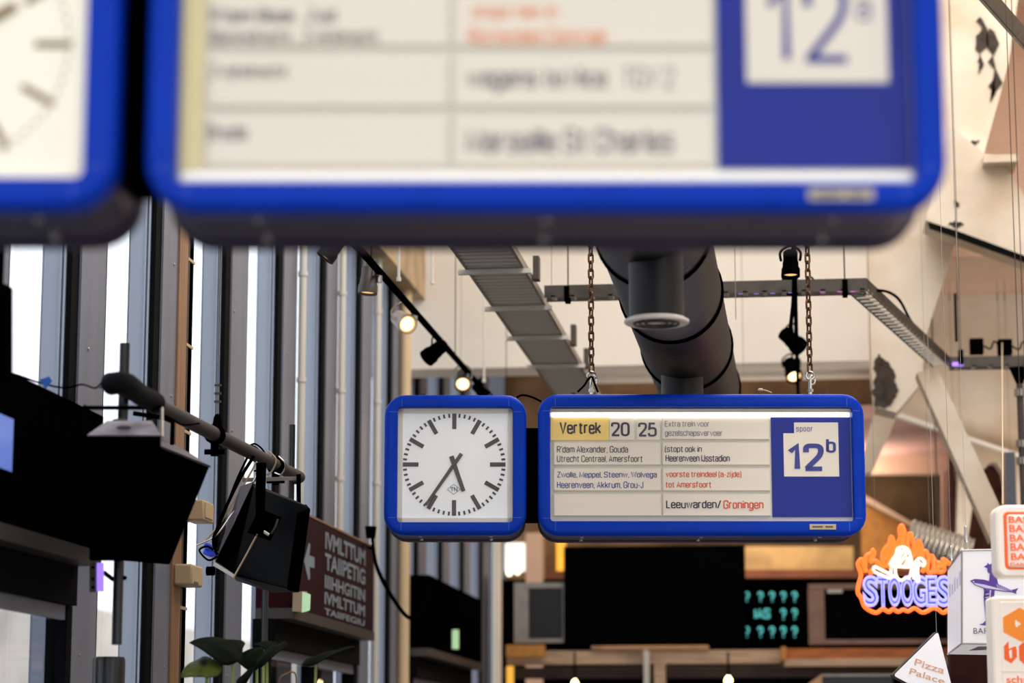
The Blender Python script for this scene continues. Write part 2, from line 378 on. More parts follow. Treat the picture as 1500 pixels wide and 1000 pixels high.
# ------------------------------------------------------------------ the setting
XI = -4.2                                              # inner face line of the facade columns
def fbox(px0, py0, px1, py1, Y, depth, mb=None):       # an axis-aligned box standing at y = Y
    cx, cy = (px0 + px1) / 2, (py0 + py1) / 2
    x0, x1 = at(px0, cy, Y).x, at(px1, cy, Y).x; z1, z0 = at(cx, py0, Y).z, at(cx, py1, Y).z
    return (mb or MB()).box((x0, Y, z0), (x1, Y + depth, z1))
def plate(pts, Y, depth): return MB().prism([at(x, y, Y) for x, y in pts], (0, depth, 0))
struct(MB().box((-4.9, -6, -0.2), (9, 36, 0)).build('floor', M_floor))
struct(MB().box((-60, -10, -0.5), (60, 90, -0.21)).build('floor_outside', M_ground))
struct(MB().box((-4.9, 1.5, 10.5), (9, 36, 10.8)).build('ceiling', M_white))
struct(MB().box((8.0, 4, 0), (8.3, 36, 10.5)).build('wall_right', M_white))
struct(MB().box((-4.9, 33.2, 0), (9, 33.6, 10.5)).build('wall_back', M_conc))
struct(MB().box((-4.75, 25.4, at(900, 535, 25.4).z), (at(1352, 400, 25.4).x, 26.0, 10.5)).build('wall_beam', M_white))
# ledge and lit soffit strip below the white downstand
struct(fbox(860, 541, 1282, 552, 26.2, 0.3).build('trim_41', M_white))
# facade: steel columns and panes
YK = [13.45 - 1.8 * k for k in range(6, 0, -1)] + [13.45, 15.25, 17.2, 19.0, 20.8, 22.55] + [22.55 + 1.78 * k for k in range(1, 6)]
for k, yk in enumerate(YK):
    yn = YK[k + 1] if k + 1 < len(YK) else yk + 1.78
    b = MB()
    b.box((XI - 0.20, yk, 0), (XI - 0.035, yk + 0.62, 10.5))
    for dx in (0.03, 0.055): b.box((XI - 0.02 - dx - 0.012, yk - 0.02, 0), (XI - 0.02 - dx, yk, 10.5))
    c = struct(b.build('trim_%d' % (k + 1), M_finl))
    MB().box((XI - 0.02, yk + 0.13, 0), (XI, yk + 0.63, 10.5)).build('trim_face', M_fin, c)
    MB().box((XI - 0.045, yk - 0.012, 0), (XI - 0.014, yk + 0.13, 10.5)).build('trim_dark_strip', M_find, c)  # near-black strip, shade of the column recess put into its colour
    MB().box((XI - 0.19, yk + 0.622, 0), (XI - 0.004, yk + 0.66, 10.5)).build('trim_dark_strip', M_find, c)
    if yk > 11:
        for z in (2.2, 3.1, 4.0, 4.9, 5.8):
            MB().lathe([(0, 0.011), (0.006, 0.011), (0.009, 0.006)], (XI, yk + 0.2 + 0.1 * ((k * 7 + int(z * 10)) % 3), z), (1, 0, 0), 10).build('bolt', M_chrome, c)
    struct(MB().box((XI - 0.196, yk + 0.66, 0), (XI - 0.188, yn, 10.5)).build('window_%d' % (k + 1), G_pane))
struct(MB().box((XI - 0.3, 33.0, 0), (XI + 0.1, 33.2, 10.5)).build('trim_40', M_fin))
# pale building and paving outside
ob = MB().box((-26, 20, 0), (-17, 85, 5.2)).build('building', M_out); tag(ob, 'pale rendered building across the street seen through the glass', 'building')

# ------------------------------------------------------------------ departure boards and station clocks
SS = 15.5 / F                                          # metres per photo pixel at the focused board
def sl(px, py): return ((px - 1028) * SS, (680 - py) * SS)
DEPTH = 0.55
def bezel(parent, cx, cz, hw, hh, r, ihl, ihr, iht, ihb, name='bezel'):
    """bullnosed blue frame: outer rounded rectangle to the display opening"""
    ocx, ocz = cx + (ihr - ihl) / 2, cz + (iht - ihb) / 2
    iw, ih = (ihl + ihr) / 2, (iht + ihb) / 2
    ls = []
    e = 0.03
    ls.append(rrect(hw - 0.004, hh - 0.004, r, 0.10, cx, cz))
    ls.append(rrect(hw, hh, r, 0.095, cx, cz))
    ls.append(rrect(hw, hh, r, e, cx, cz))
    for a in (25, 50, 70, 90):
        t = math.radians(a); i = e * (1 - math.cos(t)); ls.append(rrect(hw - i, hh - i, r - i, e - e * math.sin(t), cx, cz))
    q = 0.006
    ls.append(rrect(iw + q, ih + q, 0.028, 0.0, ocx, ocz))
    ls.append(rrect(iw + q * 0.3, ih + q * 0.3, 0.024, q * 0.3, ocx, ocz))
    ls.append(rrect(iw, ih, 0.022, q, ocx, ocz)); ls.append(rrect(iw, ih, 0.022, 0.085, ocx, ocz))
    bz = MB().loops(ls).build(name, M_blue, parent, local=True, smooth=40)
    for sx in (-1, 1):
        for sz in (-1, 1):
            x = cx + sx * (hw - .112); z = cz + sz * (hh - .112)
            MB().box((x - .0012, -.0012, cz + sz * hh - sz * .03), (x + .0012, .001, ocz + sz * ih + sz * .004)).build('seam', M_seam, bz, local=True)
            MB().box((cx + sx * hw - sx * .03, -.0012, z - .0012), (ocx + sx * iw + sx * .004, .001, z + .0012)).build('seam', M_seam, bz, local=True)
def case_body(parent, cx, cz, hw, hh, r, y0=0.09, y1=DEPTH):
    i = 0.012
    MB().loops([rrect(hw - i, hh - i, r - i, y0, cx, cz), rrect(hw - i, hh - i, r - i, y1 - 0.1, cx, cz)], True, True).build('case', M_case, parent, local=True, smooth=40)
    MB().loops([rrect(hw - 0.004, hh - 0.004, r, y1 - 0.10, cx, cz), rrect(hw, hh, r, y1 - 0.09, cx, cz), rrect(hw, hh, r, y1 - 0.03, cx, cz),
                rrect(hw - 0.03, hh - 0.03, r - 0.03, y1, cx, cz)], True, True).build('rear_cover', M_case, parent, local=True, smooth=40)
def bolts(parent, pxs, zb):
    for x in pxs:
        for y in (0.14, 0.39):
            MB().lathe([(0, 0.013), (0.008, 0.013), (0.013, 0.009)], (x, y, zb + 0.012), (0, 0, -1), 12).build('bolt', M_chrome, parent, local=True)
def lp(px0, py0, px1, py1, y0, y1, mb=None):
    x0, z1 = sl(px0, py0); x1, z0 = sl(px1, py1)
    return (mb or MB()).box((x0, y0, z0), (x1, y1, z1))
def board(loc, rz, label, far, group):
    t = thing('departure_board', label, 'departure board', loc, rz, group)
    x0, z1 = sl(788, 575); x1, z0 = sl(1268, 784.5)
    cx, cz, hw, hh = (x0 + x1) / 2, (z0 + z1) / 2, (x1 - x0) / 2, (z1 - z0) / 2
    bb = 763 if far else 767
    bezel(t, cx, cz, hw, hh, 0.135, hw - 18 * SS, hw - 18 * SS, hh - 20 * SS, (bb - 680) * SS + cz)
    case_body(t, cx, cz, hw, hh, 0.135)
    bolts(t, [sl(p, 0)[0] for p in (853, 1028, 1203)], z0)
    tray = lp(804, 593, 1252, bb + 2, 0.078, 0.088).build('display_tray', M_strip, t, local=True)
    lp(806, 596, 1250, 601.5, 0.045, 0.077).build('reflector', M_panel2, t, local=True)
    a, b = sl(809, 605), sl(1247, 605)
    MB().tube([(a[0], 0.062, a[1]), (b[0], 0.062, b[1])], 0.0135, 10).build('lamp_tube', M_tube, t, local=True)
    if not far:
        a, b = sl(809, 761.5), sl(1247, 761.5)
        MB().tube([(a[0], 0.058, a[1]), (b[0], 0.058, b[1])], 0.012, 10).build('lamp_tube', M_tubed, t, local=True)
    lp(805, 594, 1251, bb + 1, 0.030, 0.033).build('cover_glass', G_sign, t, local=True)
    rows = ((609, 641), (646, 679), (684, 717), (722, 754))
    # flap rows: frame, flap face and lettering
    yf = 0.068
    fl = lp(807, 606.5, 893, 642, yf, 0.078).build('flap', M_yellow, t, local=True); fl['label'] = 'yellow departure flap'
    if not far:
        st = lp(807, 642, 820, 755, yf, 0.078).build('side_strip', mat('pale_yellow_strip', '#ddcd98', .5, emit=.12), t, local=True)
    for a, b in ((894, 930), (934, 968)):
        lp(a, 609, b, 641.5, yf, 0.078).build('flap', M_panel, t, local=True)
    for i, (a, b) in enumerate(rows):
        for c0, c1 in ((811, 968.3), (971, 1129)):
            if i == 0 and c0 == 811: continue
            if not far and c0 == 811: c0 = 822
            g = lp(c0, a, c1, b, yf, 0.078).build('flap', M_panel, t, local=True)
            lp(c0, b - 1.2, c1, b, yf - 0.006, yf).build('flap_edge', M_panel2, g, local=True)
            lp(c0 + 0.4, a, c0 + 1.4, b, yf - 0.006, yf).build('flap_edge', M_panel2, g, local=True)
    def tx(s, px0, px1, ty, by, m, bold=0.008, space=1.0):
        xa, zb = sl(px0, by); xb, za = sl(px1, ty)
        stroke_mb(s, xa, xb, zb, za, yf - 0.003, .105 + 3.2 * bold).build('lettering', m, t, local=True, smooth=0)
    pan = lp(1132, 608, 1249, 755.5, yf, 0.078).build('track_panel', M_bluep, t, local=True); pan['label'] = 'blue track number panel'
    dy = 0 if far else 6
    sq = MB()
    pts = [(1150, 632), (1166, 632), (1166, 616), (1231, 616), (1231, 696 + dy), (1150, 696 + dy)] if far else [(1150, 632), (1166, 632), (1166, 616), (1236, 616), (1236, 702), (1150, 702)]
    sq.prism([(sl(x, y)[0], yf - 0.004, sl(x, y)[1]) for x, y in pts], (0, 0.004, 0)).build('track_card', M_panel, t, local=True)
    def tb(s, px0, px1, ty, by, bold):
        xa, zb = sl(px0, by); xb, za = sl(px1, ty)
        stroke_mb(s, xa, xb, zb, za, yf - 0.008, .10 + 3.5 * bold, .3).build('lettering', M_inkb, t, local=True, smooth=0)
    tb('spoor', 1169, 1193, 623, 631, 0.004)
    if far:
        tb('12', 1156, 1209, 646.5, 688, 0.027); tb('b', 1212.5, 1227, 641, 661, 0.022)
        tx('Vertrek', 820, 881.5, 615.5, 634, M_ink, 0.022)
        tx('20', 896, 923.5, 615.5, 636.5, M_ink, 0.02); tx('25', 936, 963.5, 616, 637, M_ink, 0.02)
        tx('Extra trein voor', 975.5, 1041, 613.5, 622.5, M_inkl); tx('gezelschapsvervoer', 975.5, 1060, 627.5, 638, M_inkl, 0.012)
        tx("R'dam Alexander, Gouda", 816, 921, 650.5, 661.5, M_ink); tx('Utrecht Centraal, Amersfoort', 816, 942, 664.5, 675.5, M_ink)
        tx('Zwolle, Meppel, Steenw, Wolvega', 816, 963, 688.5, 699.5, M_inkb, 0.01); tx('Heerenveen, Akkrum, Grou-J', 816, 943, 703, 714, M_inkb, 0.01)
        tx('(stopt ook in', 975, 1029.5, 650.5, 661.5, M_ink, 0.012); tx('Heerenveen IJsstadion', 976, 1070.5, 664.5, 674.5, M_inkd, 0.014)
        tx('voorste treindeel (a-zijde)', 976, 1087.5, 688, 699, M_inko, 0.014); tx('tot Amersfoort', 976, 1042.5, 703, 712.5, M_inko, 0.014)
        tx('Leeuwarden/', 976, 1057, 731, 743.5, M_inkd, 0.016); tx('Groningen', 1060, 1119, 731, 746.5, M_inko, 0.016)
    else:
        tb('12', 1162, 1212, 639, 690, 0.002); tb('a', 1217, 1226, 650, 663, -.004)
        tx("R'dam Blaak , Zuid", 824, 900, 655, 665, M_inkm, .008); tx('Barendrecht , Zwijndrecht', 824, 926, 668.5, 679, M_inkm, .008)
        tx('Zwijndrecht', 824, 871, 690.5, 701, M_inkm, .008); tx('Breda', 823, 847, 728, 738, M_inkm, .008)
        tx('stopt niet in', 983, 1035, 653, 663, M_inkn, .006); tx('Rotterdam Centraal', 981, 1064, 667.5, 678, M_inkn, .006)
        tx('wagens te Nice', 980, 1065, 692, 708, M_inkm, .008); tx('TGV 2', 1075, 1106, 692, 706, M_inkl, 0.0)
        tx('Marseille St Charles', 980, 1105, 730, 746, M_inkm, .008)
    q0 = 767.5 if far else 771.5
    pl = lp(1184, q0, 1222.5, q0 + (8 if far else 7), -0.006, 0.002).build('maker_plate', M_plate, t, local=True)
    for k, x in enumerate((1188, 1207)):
        lp(x, q0 + 3, x + (15 if k == 0 else 11), q0 + 5.2, -0.007, -0.005).build('stamped_bar', M_ink, pl, local=True)
    for p in (840, 1025, 1211):                        # lid catches on top
        x, z = sl(p, 575)
        MB().box((x - 0.03, 0.1, z - 0.012), (x + 0.03, 0.16, z + 0.008)).box((x - 0.012, 0.11, z + 0.008), (x + 0.018, 0.15, z + 0.022)).build('lid_catch', M_case, t, local=True)
    return t
def clock(loc, rz, label, far, group):
    t = thing('station_clock', label, 'clock', loc, rz, group)
    x0, z1 = sl(562.5, 576.5); x1, z0 = sl(771, 783.5)
    cx, cz, hw, hh = (x0 + x1) / 2, (z0 + z1) / 2, (x1 - x0) / 2, (z1 - z0) / 2
    bezel(t, cx, cz, hw, hh, 0.135, hw - 19.5 * SS, hw - 20 * SS, hh - 19 * SS, hh - 19 * SS)
    case_body(t, cx, cz, hw, hh, 0.135)
    bolts(t, [sl(p, 0)[0] for p in (615, 719)], z0)
    dm = M_dial if far else M_dialw; hm = M_hand if far else M_handw
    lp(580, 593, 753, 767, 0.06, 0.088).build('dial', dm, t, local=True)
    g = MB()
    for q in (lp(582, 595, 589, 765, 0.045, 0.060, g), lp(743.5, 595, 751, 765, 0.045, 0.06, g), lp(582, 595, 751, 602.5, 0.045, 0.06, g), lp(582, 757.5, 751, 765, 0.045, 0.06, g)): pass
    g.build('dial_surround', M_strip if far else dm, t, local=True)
    lp(581, 594, 752, 766, 0.030, 0.033).build('cover_glass', G_sign, t, local=True)
    ox, oz = sl(665, 678.5)
    def mark(ang, r0, r1, w, name='hour_marker', y=0.056, w2=None):
        d = Vector((math.sin(ang), 0, math.cos(ang))); n = Vector((d.z, 0, -d.x)); w2 = w if w2 is None else w2
        o = Vector((ox, y, oz)); k = SS
        MB().prism([o + d * r0 * k - n * w * k / 2, o + d * r1 * k - n * w2 * k / 2, o + d * r1 * k + n * w2 * k / 2, o + d * r0 * k + n * w * k / 2], (0, 0.004, 0)).build(name, hm, t, local=True, smooth=0)
    for i in range(60):
        a = 2 * PI * i / 60
        if i % 5 == 0: mark(a, 52.5, 75.5, 6.2 if far else 4.2)
        elif far: mark(a, 69.8, 75.5, 2.9, 'minute_marker')
        else: mark(a, 72.3, 74.3, 2.2, 'minute_marker')
    if far:
        am = math.atan2(-41, -59.5); ah = math.atan2(14, -40)
    else:
        am = math.radians(200); ah = math.radians(59)
    lm = 73 if far else 70; lh = 42 if far else 47
    mark(ah, -13, lh, 7, 'hour_hand', 0.050, 6); mark(am, -19, lm, 5.6, 'minute_hand', 0.045, 4.2)
    MB().lathe([(0, 0.010), (0.01, 0.010)], (ox, 0.042, oz), (0, 1, 0), 14).build('hand_hub', hm, t, local=True)
    x, z = sl(664.5, 715); k = SS
    lg = MB()
    dpts = [(-9.5, 0), (0, 7.5), (9.5, 0), (0, -7.5)]
    for i in range(4):
        a, b = dpts[i], dpts[(i + 1) % 4]; a = Vector((x + a[0] * k, 0.057, z + a[1] * k)); b = Vector((x + b[0] * k, 0.057, z + b[1] * k))
        lg.tube([a, b], 0.0016, 4)
    text_mb('TN', x - 4.8 * k, x + 5.4 * k, z - 3 * k, z + 3 * k, 0.056, 0.01, 0.003, mb=lg)
    lg.build('logo', hm, t, local=True, smooth=0)
    lp(768, 621, 792, 757, 0.17, 0.42).build('connecting_box', M_black, t, local=True)
    for p in (617, 718):
        x, z = sl(p, 576.5)
        MB().box((x - 0.03, 0.1, z - 0.012), (x + 0.03, 0.16, z + 0.008)).box((x - 0.012, 0.11, z + 0.008), (x + 0.018, 0.15, z + 0.022)).build('lid_catch', M_case, t, local=True)
    return t
FARL = P(1028, 680, 15.5)
NEARL = P(800, 59, 15.5 / 2.433)
board(FARL, YAW, 'blue framed departure board listing Leeuwarden/Groningen, track 12b, hung on two rusty chains', True, None)
clock(FARL, YAW, 'square blue framed clock with whole dial in view, beside the board for Leeuwarden', True, None)
board(NEARL, YAW, 'large out-of-focus blue departure board for track 12 reaching across the top of the picture', False, None)
clock(NEARL, YAW, 'out-of-focus blue clock cut off at the top corner, beside the large blurred board', False, None)

# chains with hooks
lk = MB()
def chain(px, label):
    top = 10.5; base = P(px, 574, 15.75)
    t = thing('chain', label, 'chain', (base.x, base.y, base.z), YAW, 'rusty chains holding the departure board')
    L = 0.052; r = 0.0068
    z = 0.16; i = 0; zt = top - base.z
    def link(zc, rot, n):
        pts = []
        for k in range(16):
            a = 2 * PI * k / 16; u = math.cos(a) * 0.0165; v = math.sin(a) * 0.0165 + (0.017 if math.sin(a) > 0 else -0.017)
            pts.append(Vector((u * math.cos(rot), u * math.sin(rot), zc + v)))
        return pts
    while z < zt - 0.03 and i < 48:
        MB().tube(link(z, 0.5 + (PI / 2 if i % 2 else 0), i), r, 6, closed=True).build('link', M_rust, t, local=True)
        z += L; i += 1
    MB().tube([(0, 0, z - 0.02), (0, 0, zt)], 0.005, 6).build('hanger_rod', M_rust, t, local=True)
    MB().tube([(0, 0, -0.03), (0, 0, 0.085)], 0.012, 10).lathe([(0, 0.02), (0.02, 0.02)], (0, 0, 0.0), (0, 0, 1), 6).build('eye_bolt', M_chrome, t, local=True)
    MB().tube([Vector((0.026 * math.cos(a), 0, 0.108 + 0.026 * math.sin(a))) for a in [2 * PI * k / 16 for k in range(16)]], 0.007, 8, closed=True).build('ring', M_chrome, t, local=True)
    MB().tube([Vector((0.016 + 0.018 * math.cos(a), 0.01, 0.08 + 0.03 * math.sin(a))) for a in [2 * PI * k / 14 for k in range(14)]], 0.006, 6, closed=True).build('shackle', M_chrome, t, local=True)
chain(866.5, 'rusty chain above the word Vertrek, a black cable looped at its foot')
chain(1187, 'rusty chain rising from the board above the blue track number panel')
def cable(name, pts, r, m, label, cat='cable', group=None, n=6, seg=6):
    return tag(MB().tube(smoothpath(pts, n), r, seg).build(name, m), label, cat, group)
cable('power_cable', [P(757, 582, 15.7), P(765, 578.5, 15.7), P(778, 581, 15.7), P(793, 588, 15.7)], 0.007, M_black, 'short black cable bridging from clock top to board top')
cable('power_cable', [P(846, 574, 15.72), P(856, 564, 15.72), P(861, 556, 15.72), P(867, 552, 15.72), P(871, 562, 15.72), P(876, 574.5, 15.72)], 0.007, M_black, 'black cable looped around the chain foot above Vertrek')
MBc = MB().tube(smoothpath([P(1114, 570.5, 15.7), P(1122, 572, 15.7), P(1130, 575, 15.72)], 4), 0.005, 6).lathe([(0, 0.012), (0.02, 0.012), (0.03, 0.006)], P(1117, 571, 15.7), RT * -1, 10)
tag(MBc.build('cable_stub', M_cream), 'short cream cable stub lying on the board top between the chains', 'cable')

# ------------------------------------------------------------------ black ventilation duct with drop spouts
DX, DZ, DR = -0.80, 4.49, 0.315
du = thing('ventilation_duct', 'big black spiral duct running back under the ceiling between the two chains', 'duct', (DX, 6, DZ))
prof = []
y = 0.0
while y < 19.2:
    prof += [(y, DR), (y + 0.10, DR), (y + 0.11, DR + 0.0015), (y + 0.12, DR)]; y += 0.125
MB().lathe(prof, (DX, 6, DZ), (0, 1, 0), 40).build('main_pipe', M_duct, du, smooth=30)
for yy in (11.2, 13.1, 14.9, 16.9, 18.9):
    MB().lathe([(0, DR + .002), (0.005, DR + 0.016), (0.035, DR + 0.016), (0.04, DR + .002)], (DX, yy, DZ), (0, 1, 0), 40).build('joint_ring', M_black, du)
for j, yy in enumerate((12.55, 16.55)):
    zb = at(962, 466, 12.55).z
    ztop = DZ - 0.15
    cxs = at(961.5, 450, yy).x if j == 0 else at(999, 540, yy).x
    sp = MB().lathe([(0, 0.148), (0.02, 0.145), (ztop - zb - 0.06, 0.145), (ztop - zb, 0.19)], (cxs, yy, zb), (0, 0, 1), 32).build('drop_spout', M_duct, du)
    dm = MB().lathe([(-0.012, 0.09), (-0.018, 0.165), (-0.012, 0.172), (0.0, 0.172), (0.012, 0.15), (0.02, 0.132), (0.055, 0.132)], (cxs, yy, zb - 0.012), (0, 0, 1), 40).build('diffuser', M_lbox2 if False else mat('white_enamel', '#d8cfc8', 0.4), sp)
    dm['label'] = 'white round vent diffuser'
    # parts sit two levels below the duct: concentric slots
    MB().tube([Vector((cxs + 0.118 * math.cos(a), yy + 0.118 * math.sin(a), zb - 0.031)) for a in [2 * PI * k / 32 for k in range(32)]], 0.006, 6, closed=True).build('slot_ring', M_galvd, sp)
    MB().tube([Vector((cxs + 0.09 * math.cos(a), yy + 0.09 * math.sin(a), zb - 0.028)) for a in [2 * PI * k / 32 for k in range(32)]], 0.006, 6, closed=True).build('slot_ring', M_galvd, sp)
    MB().tube([Vector((cxs + 0.06 * math.cos(a), yy + 0.06 * math.sin(a), zb - 0.027)) for a in [2 * PI * k / 32 for k in range(32)]], 0.006, 6, closed=True).build('slot_ring', M_galvd, sp)

# ------------------------------------------------------------------ cable ladders
LZ = 5.16
ladder = thing('cable_ladder', 'wide ribbed metal cable ladder running back from behind the large board to the clock', 'cable tray', (at(710, 370, 17).x, 12, LZ))
xl = atZ(664, 370, LZ).x; xr = atZ(755, 367, LZ).x; xr = xl + 0.44
MB().box((xl, 12, LZ), (xl + 0.02, 25.3, LZ + 0.06)).build('side_rail', M_galv, ladder)
MB().box((xr - 0.02, 12, LZ), (xr, 25.3, LZ + 0.06)).build('side_rail', M_galv, ladder)
bt = MB(); yy = 12.0
while yy < 25.2:
    bt.box((xl + 0.02, yy, LZ + 0.006), (xr - 0.02, yy + 0.085, LZ + 0.012)); yy += 0.125
bt.box((xl + 0.02, 12, LZ + 0.03), (xr - 0.02, 25.3, LZ + 0.05))
bt.build('ribbed_bed', M_galvl, ladder)
for py in (394, 449, 493, 535):
    yy = atZ(700, py, LZ).y
    MB().box((xl - 0.05, yy - 0.02, LZ - 0.04), (xr + 0.05, yy + 0.02, LZ - 0.005)).build('cross_bar', M_galvl, ladder)
    if py == 394: continue
for (px, py) in ((768, 392), (825, 490), (842, 524)):
    p = atZ(px, py, LZ + 0.12)
    MB().box((xr + 0.005, p.y - 0.06, LZ + 0.02), (xr + 0.05, p.y + 0.06, LZ + 0.2)).build('clamp', M_galvd, ladder)
tray = thing('cable_tray', 'narrow slotted metal tray crossing behind both chains then bending back beside the diagonal column', 'cable tray', (0, 18.6, LZ))
def tray_seg(a, b, w, name):
    a, b = Vector(a), Vector(b); d = (b - a); L = d.length; d.normalize(); n = Vector((-d.y, d.x, 0))
    for s_ in (0, 1):
        m = MB(); o = a + n * (w * s_)
        m.prism([o, o + d * L, o + d * L + Vector((0, 0, 0.1)), o + Vector((0, 0, 0.1))], n * 0.006)
        m.build('side_rail', M_galvd, tray)
    k = 0.05
    while k < L - 0.05:
        o = a + d * k + Vector((0, 0, 0.008)); MB().prism([o, o + d * 0.035, o + d * 0.035 + n * w, o + n * w], (0, 0, 0.012)).build('rung', M_galvl, tray); k += 0.15
    return a, d, n, L
pA = Vector((xr + 0.02, 18.5, LZ)); pB = Vector((at(1270, 430, 18.5).x, 18.5, LZ))
pC = atZ(1392, 538, LZ); pD = Vector((at(1900, 540, pC.y).x, pC.y, LZ))
tray_seg(pA, pB, 0.17, 'a'); tray_seg(pB, pC, 0.15, 'b'); tray_seg(pC, pD, 0.17, 'c')
for i, px in enumerate((1085, 1108, 1132, 1158, 1183, 1205, 1230, 1250)):
    q = at(px, 436, 18.55)
    MB().box((q.x - 0.018, 18.53, LZ + 0.006), (q.x + 0.018, 18.56, LZ + 0.05)).build('lit_slot', M_pinkled if i > 4 else M_purple, tray)
q = at(1403, 535, pC.y)
MB().box((q.x - 0.05, pC.y - 0.02, LZ + 0.01), (q.x + 0.05, pC.y - 0.008, LZ + 0.045)).build('lit_slot', M_purple, tray)
for (px, Yw) in ((832, 18.6), (1237, 18.6), (1403, 22.0)):
    q = at(px, 400, Yw)
    MB().tube([(q.x, Yw, LZ), (q.x, Yw, 10.5)], 0.006, 6).build('hanger', M_galvd, tray)
    MB().box((q.x - 0.02, Yw - 0.12, LZ - 0.03), (q.x + 0.02, Yw + 0.02, LZ + 0.09)).build('hanger_clip', M_black, tray)
def gearbox(px0, py0, px1, py1, Y, label):
    o = thing('driver_box', label, 'electrical box', at((px0 + px1) / 2, py1, Y))
    fbox(px0, py0, px1, py1, Y, 0.12).build('housing', M_black, o, bevel=0.006)
    a = at(px1, (py0 + py1) / 2, Y + 0.05)
    MB().tube(smoothpath([a, a + Vector((0.06, 0, -0.03)), a + Vector((0.1, 0, 0.04)), a + Vector((0.16, 0, -0.05))], 6), 0.008, 6).build('lead', M_black, o)
gearbox(1145, 399, 1169, 428, 18.55, 'dark box on the tray behind the second black spotlight')
gearbox(1421, 495, 1441, 517, pC.y + 0.05, 'black driver box on the tray nearer the diagonal column')
gearbox(1462, 496, 1483, 518, pC.y + 0.05, 'black driver box on the tray farther from the diagonal column')
cable('tray_cable', [at(1286, 425, 18.9), at(1302, 428, 19.3), at(1318, 440, 19.8), at(1333, 468, 20.5), at(1345, 484, 20.8)], 0.012, M_black, 'black cable arching over the sloping part of the tray')
q0, q1 = at(1468, 502, pC.y + .04), P(1469, 738.5, 13.04)
cable('sign_wire', [q0, q0 + (q1 - q0) * .3, q0 + (q1 - q0) * .6, q0 + (q1 - q0) * .85, q1], 0.005, M_cream, 'pale cord hanging from the driver box down to the orange rounded sign')

# ------------------------------------------------------------------ spotlights and rails
def spotlight(px, py, Y, size, aim, label, group, lit=True, m=M_char, railz=5.0, railx=None):
    c = at(px, py, Y)
    t = thing('spotlight', label, 'spotlight', c, 0, group)
    aim = Vector(aim).normalized(); L = size * 1.45; r = size / 2
    o = c - aim * L / 2
    MB().lathe([(0, r * 0.55), (0.01, r * 0.78), (L * 0.42, r * 0.80), (L * 0.45, r * 0.86), (L * 0.62, r * 0.86), (L * 0.72, r), (L, r), (L, r * 0.9), (L - 0.02, r * 0.86)], o, aim, 28).build('lamp_head', m, t)
    MB().lathe([(0, r * 0.84), (0.003, r * 0.80)], o + aim * (L - 0.020), aim, 24).build('reflector', M_lensdim, t)
    if lit: MB().lathe([(0, r * 0.66), (0.004, r * 0.6)], o + aim * (L - 0.016), aim, 24).build('lens', M_lens, t)
    side = aim.cross(Vector((0, 0, 1))); side = side.normalized() if side.length > 1e-3 else Vector((1, 0, 0))
    top = Vector((railx if railx is not None else c.x, c.y, railz))
    h = c + Vector((0, 0, size * 0.95))
    pv = c - aim * L * 0.1
    MB().tube(smoothpath([pv + side * r * 1.0, pv + side * r * 1.05 + Vector((0, 0, size * .5)), h, pv - side * r * 1.05 + Vector((0, 0, size * .5)), pv - side * r * 1.0], 6), 0.008, 6).build('yoke', M_galv if m is not M_black else M_black, t)
    MB().tube([h, Vector((top.x, c.y, railz))], 0.009, 8).lathe([(0, 0.02), (0.05, 0.02)], Vector((top.x, c.y, railz - 0.06)), (0, 0, 1), 12).build('stem', M_chrome if m is not M_black else M_black, t)
    return t
RX, RZ = atZ(535, 378, 5.0).x, 5.0
rail = MB().box((RX - 0.02, 8, RZ), (RX + 0.02, 24.5, RZ + 0.035)).build('track_rail', M_black)
for yy in (9, 12.5, 16.3, 20.4, 24): rail_h = MB().tube([(RX, yy, RZ + .03), (RX, yy, 10.5)], .004, 5).build('hanger', M_black, rail)
tag(rail, 'black lighting track running back along the window side above the clock', 'track rail')
rl = 'spotlights on the track by the windows'
def railY(px): return -RX * 0 + atZ(px, 500, RZ).y
def on_rail(px_attach): # depth of the track where its image crosses column px_attach
    r = ray(px_attach, 500); lo, hi = 8.0, 24.5
    for _ in range(40):
        mid = (lo + hi) / 2; v = Vector((RX, mid, RZ)) - CAM; u = 750 + F * v.dot(RT) / v.dot(FW)
        lo, hi = (mid, hi) if u < px_attach else (lo, mid)
    return lo
spotlight(488, 362, on_rail(505), 0.13, (-0.5, -0.1, -0.7), 'dark track spotlight mostly hidden by the board edge, first by the windows', rl, False, M_char, RZ, RX)
spotlight(540, 410, on_rail(556), 0.14, (-0.06, -0.05, -1), 'black bell shaped track spotlight pointing straight down beside the windows', rl, False, mat('warm_grey_metal', '#4a4341', 0.45, metal=0.4), RZ, RX)
spotlight(590, 470, on_rail(608), 0.155, (0.48, -0.75, -0.38), 'silvery track spotlight shining straight at the viewer', rl, True, mat('silver_lamp_metal', '#a39a96', 0.35, metal=0.5), RZ, RX)
spotlight(638, 514, on_rail(645), 0.15, (-0.75, 0.35, -0.5), 'unlit black track spotlight turned towards the windows, third along the track', rl, False, M_black, RZ, RX)
spotlight(678, 556, on_rail(684), 0.15, (0.1, -0.75, -0.5), 'lit dark track spotlight just above the clock', rl, True, M_char, RZ, RX)
spotlight(704, 572, on_rail(707), 0.12, (0.5, 0.4, -0.5), 'small black track spotlight peeping over the clock top', rl, False, M_black, RZ, RX)
for i, (px, py) in enumerate(((584, 412), (633, 416), (709, 560))):
    Yh = (17.0, 20.0, 22.0)[i]; a = at(px, py, Yh)
    tag(MB().tube([a, (a.x, a.y, 10.5)], 0.011, 8).lathe([(0, 0.018), (0.03, 0.018)], a, (0, 0, 1), 8).build('hanger_rod', M_galvl),
        ('white hanger rod dropping to the track near the spotlight facing us', 'white hanger rod ending in a small knob against the white beam', 'white hanger rod right above the clock')[i], 'hanger rod', 'white hanger rods by the track')
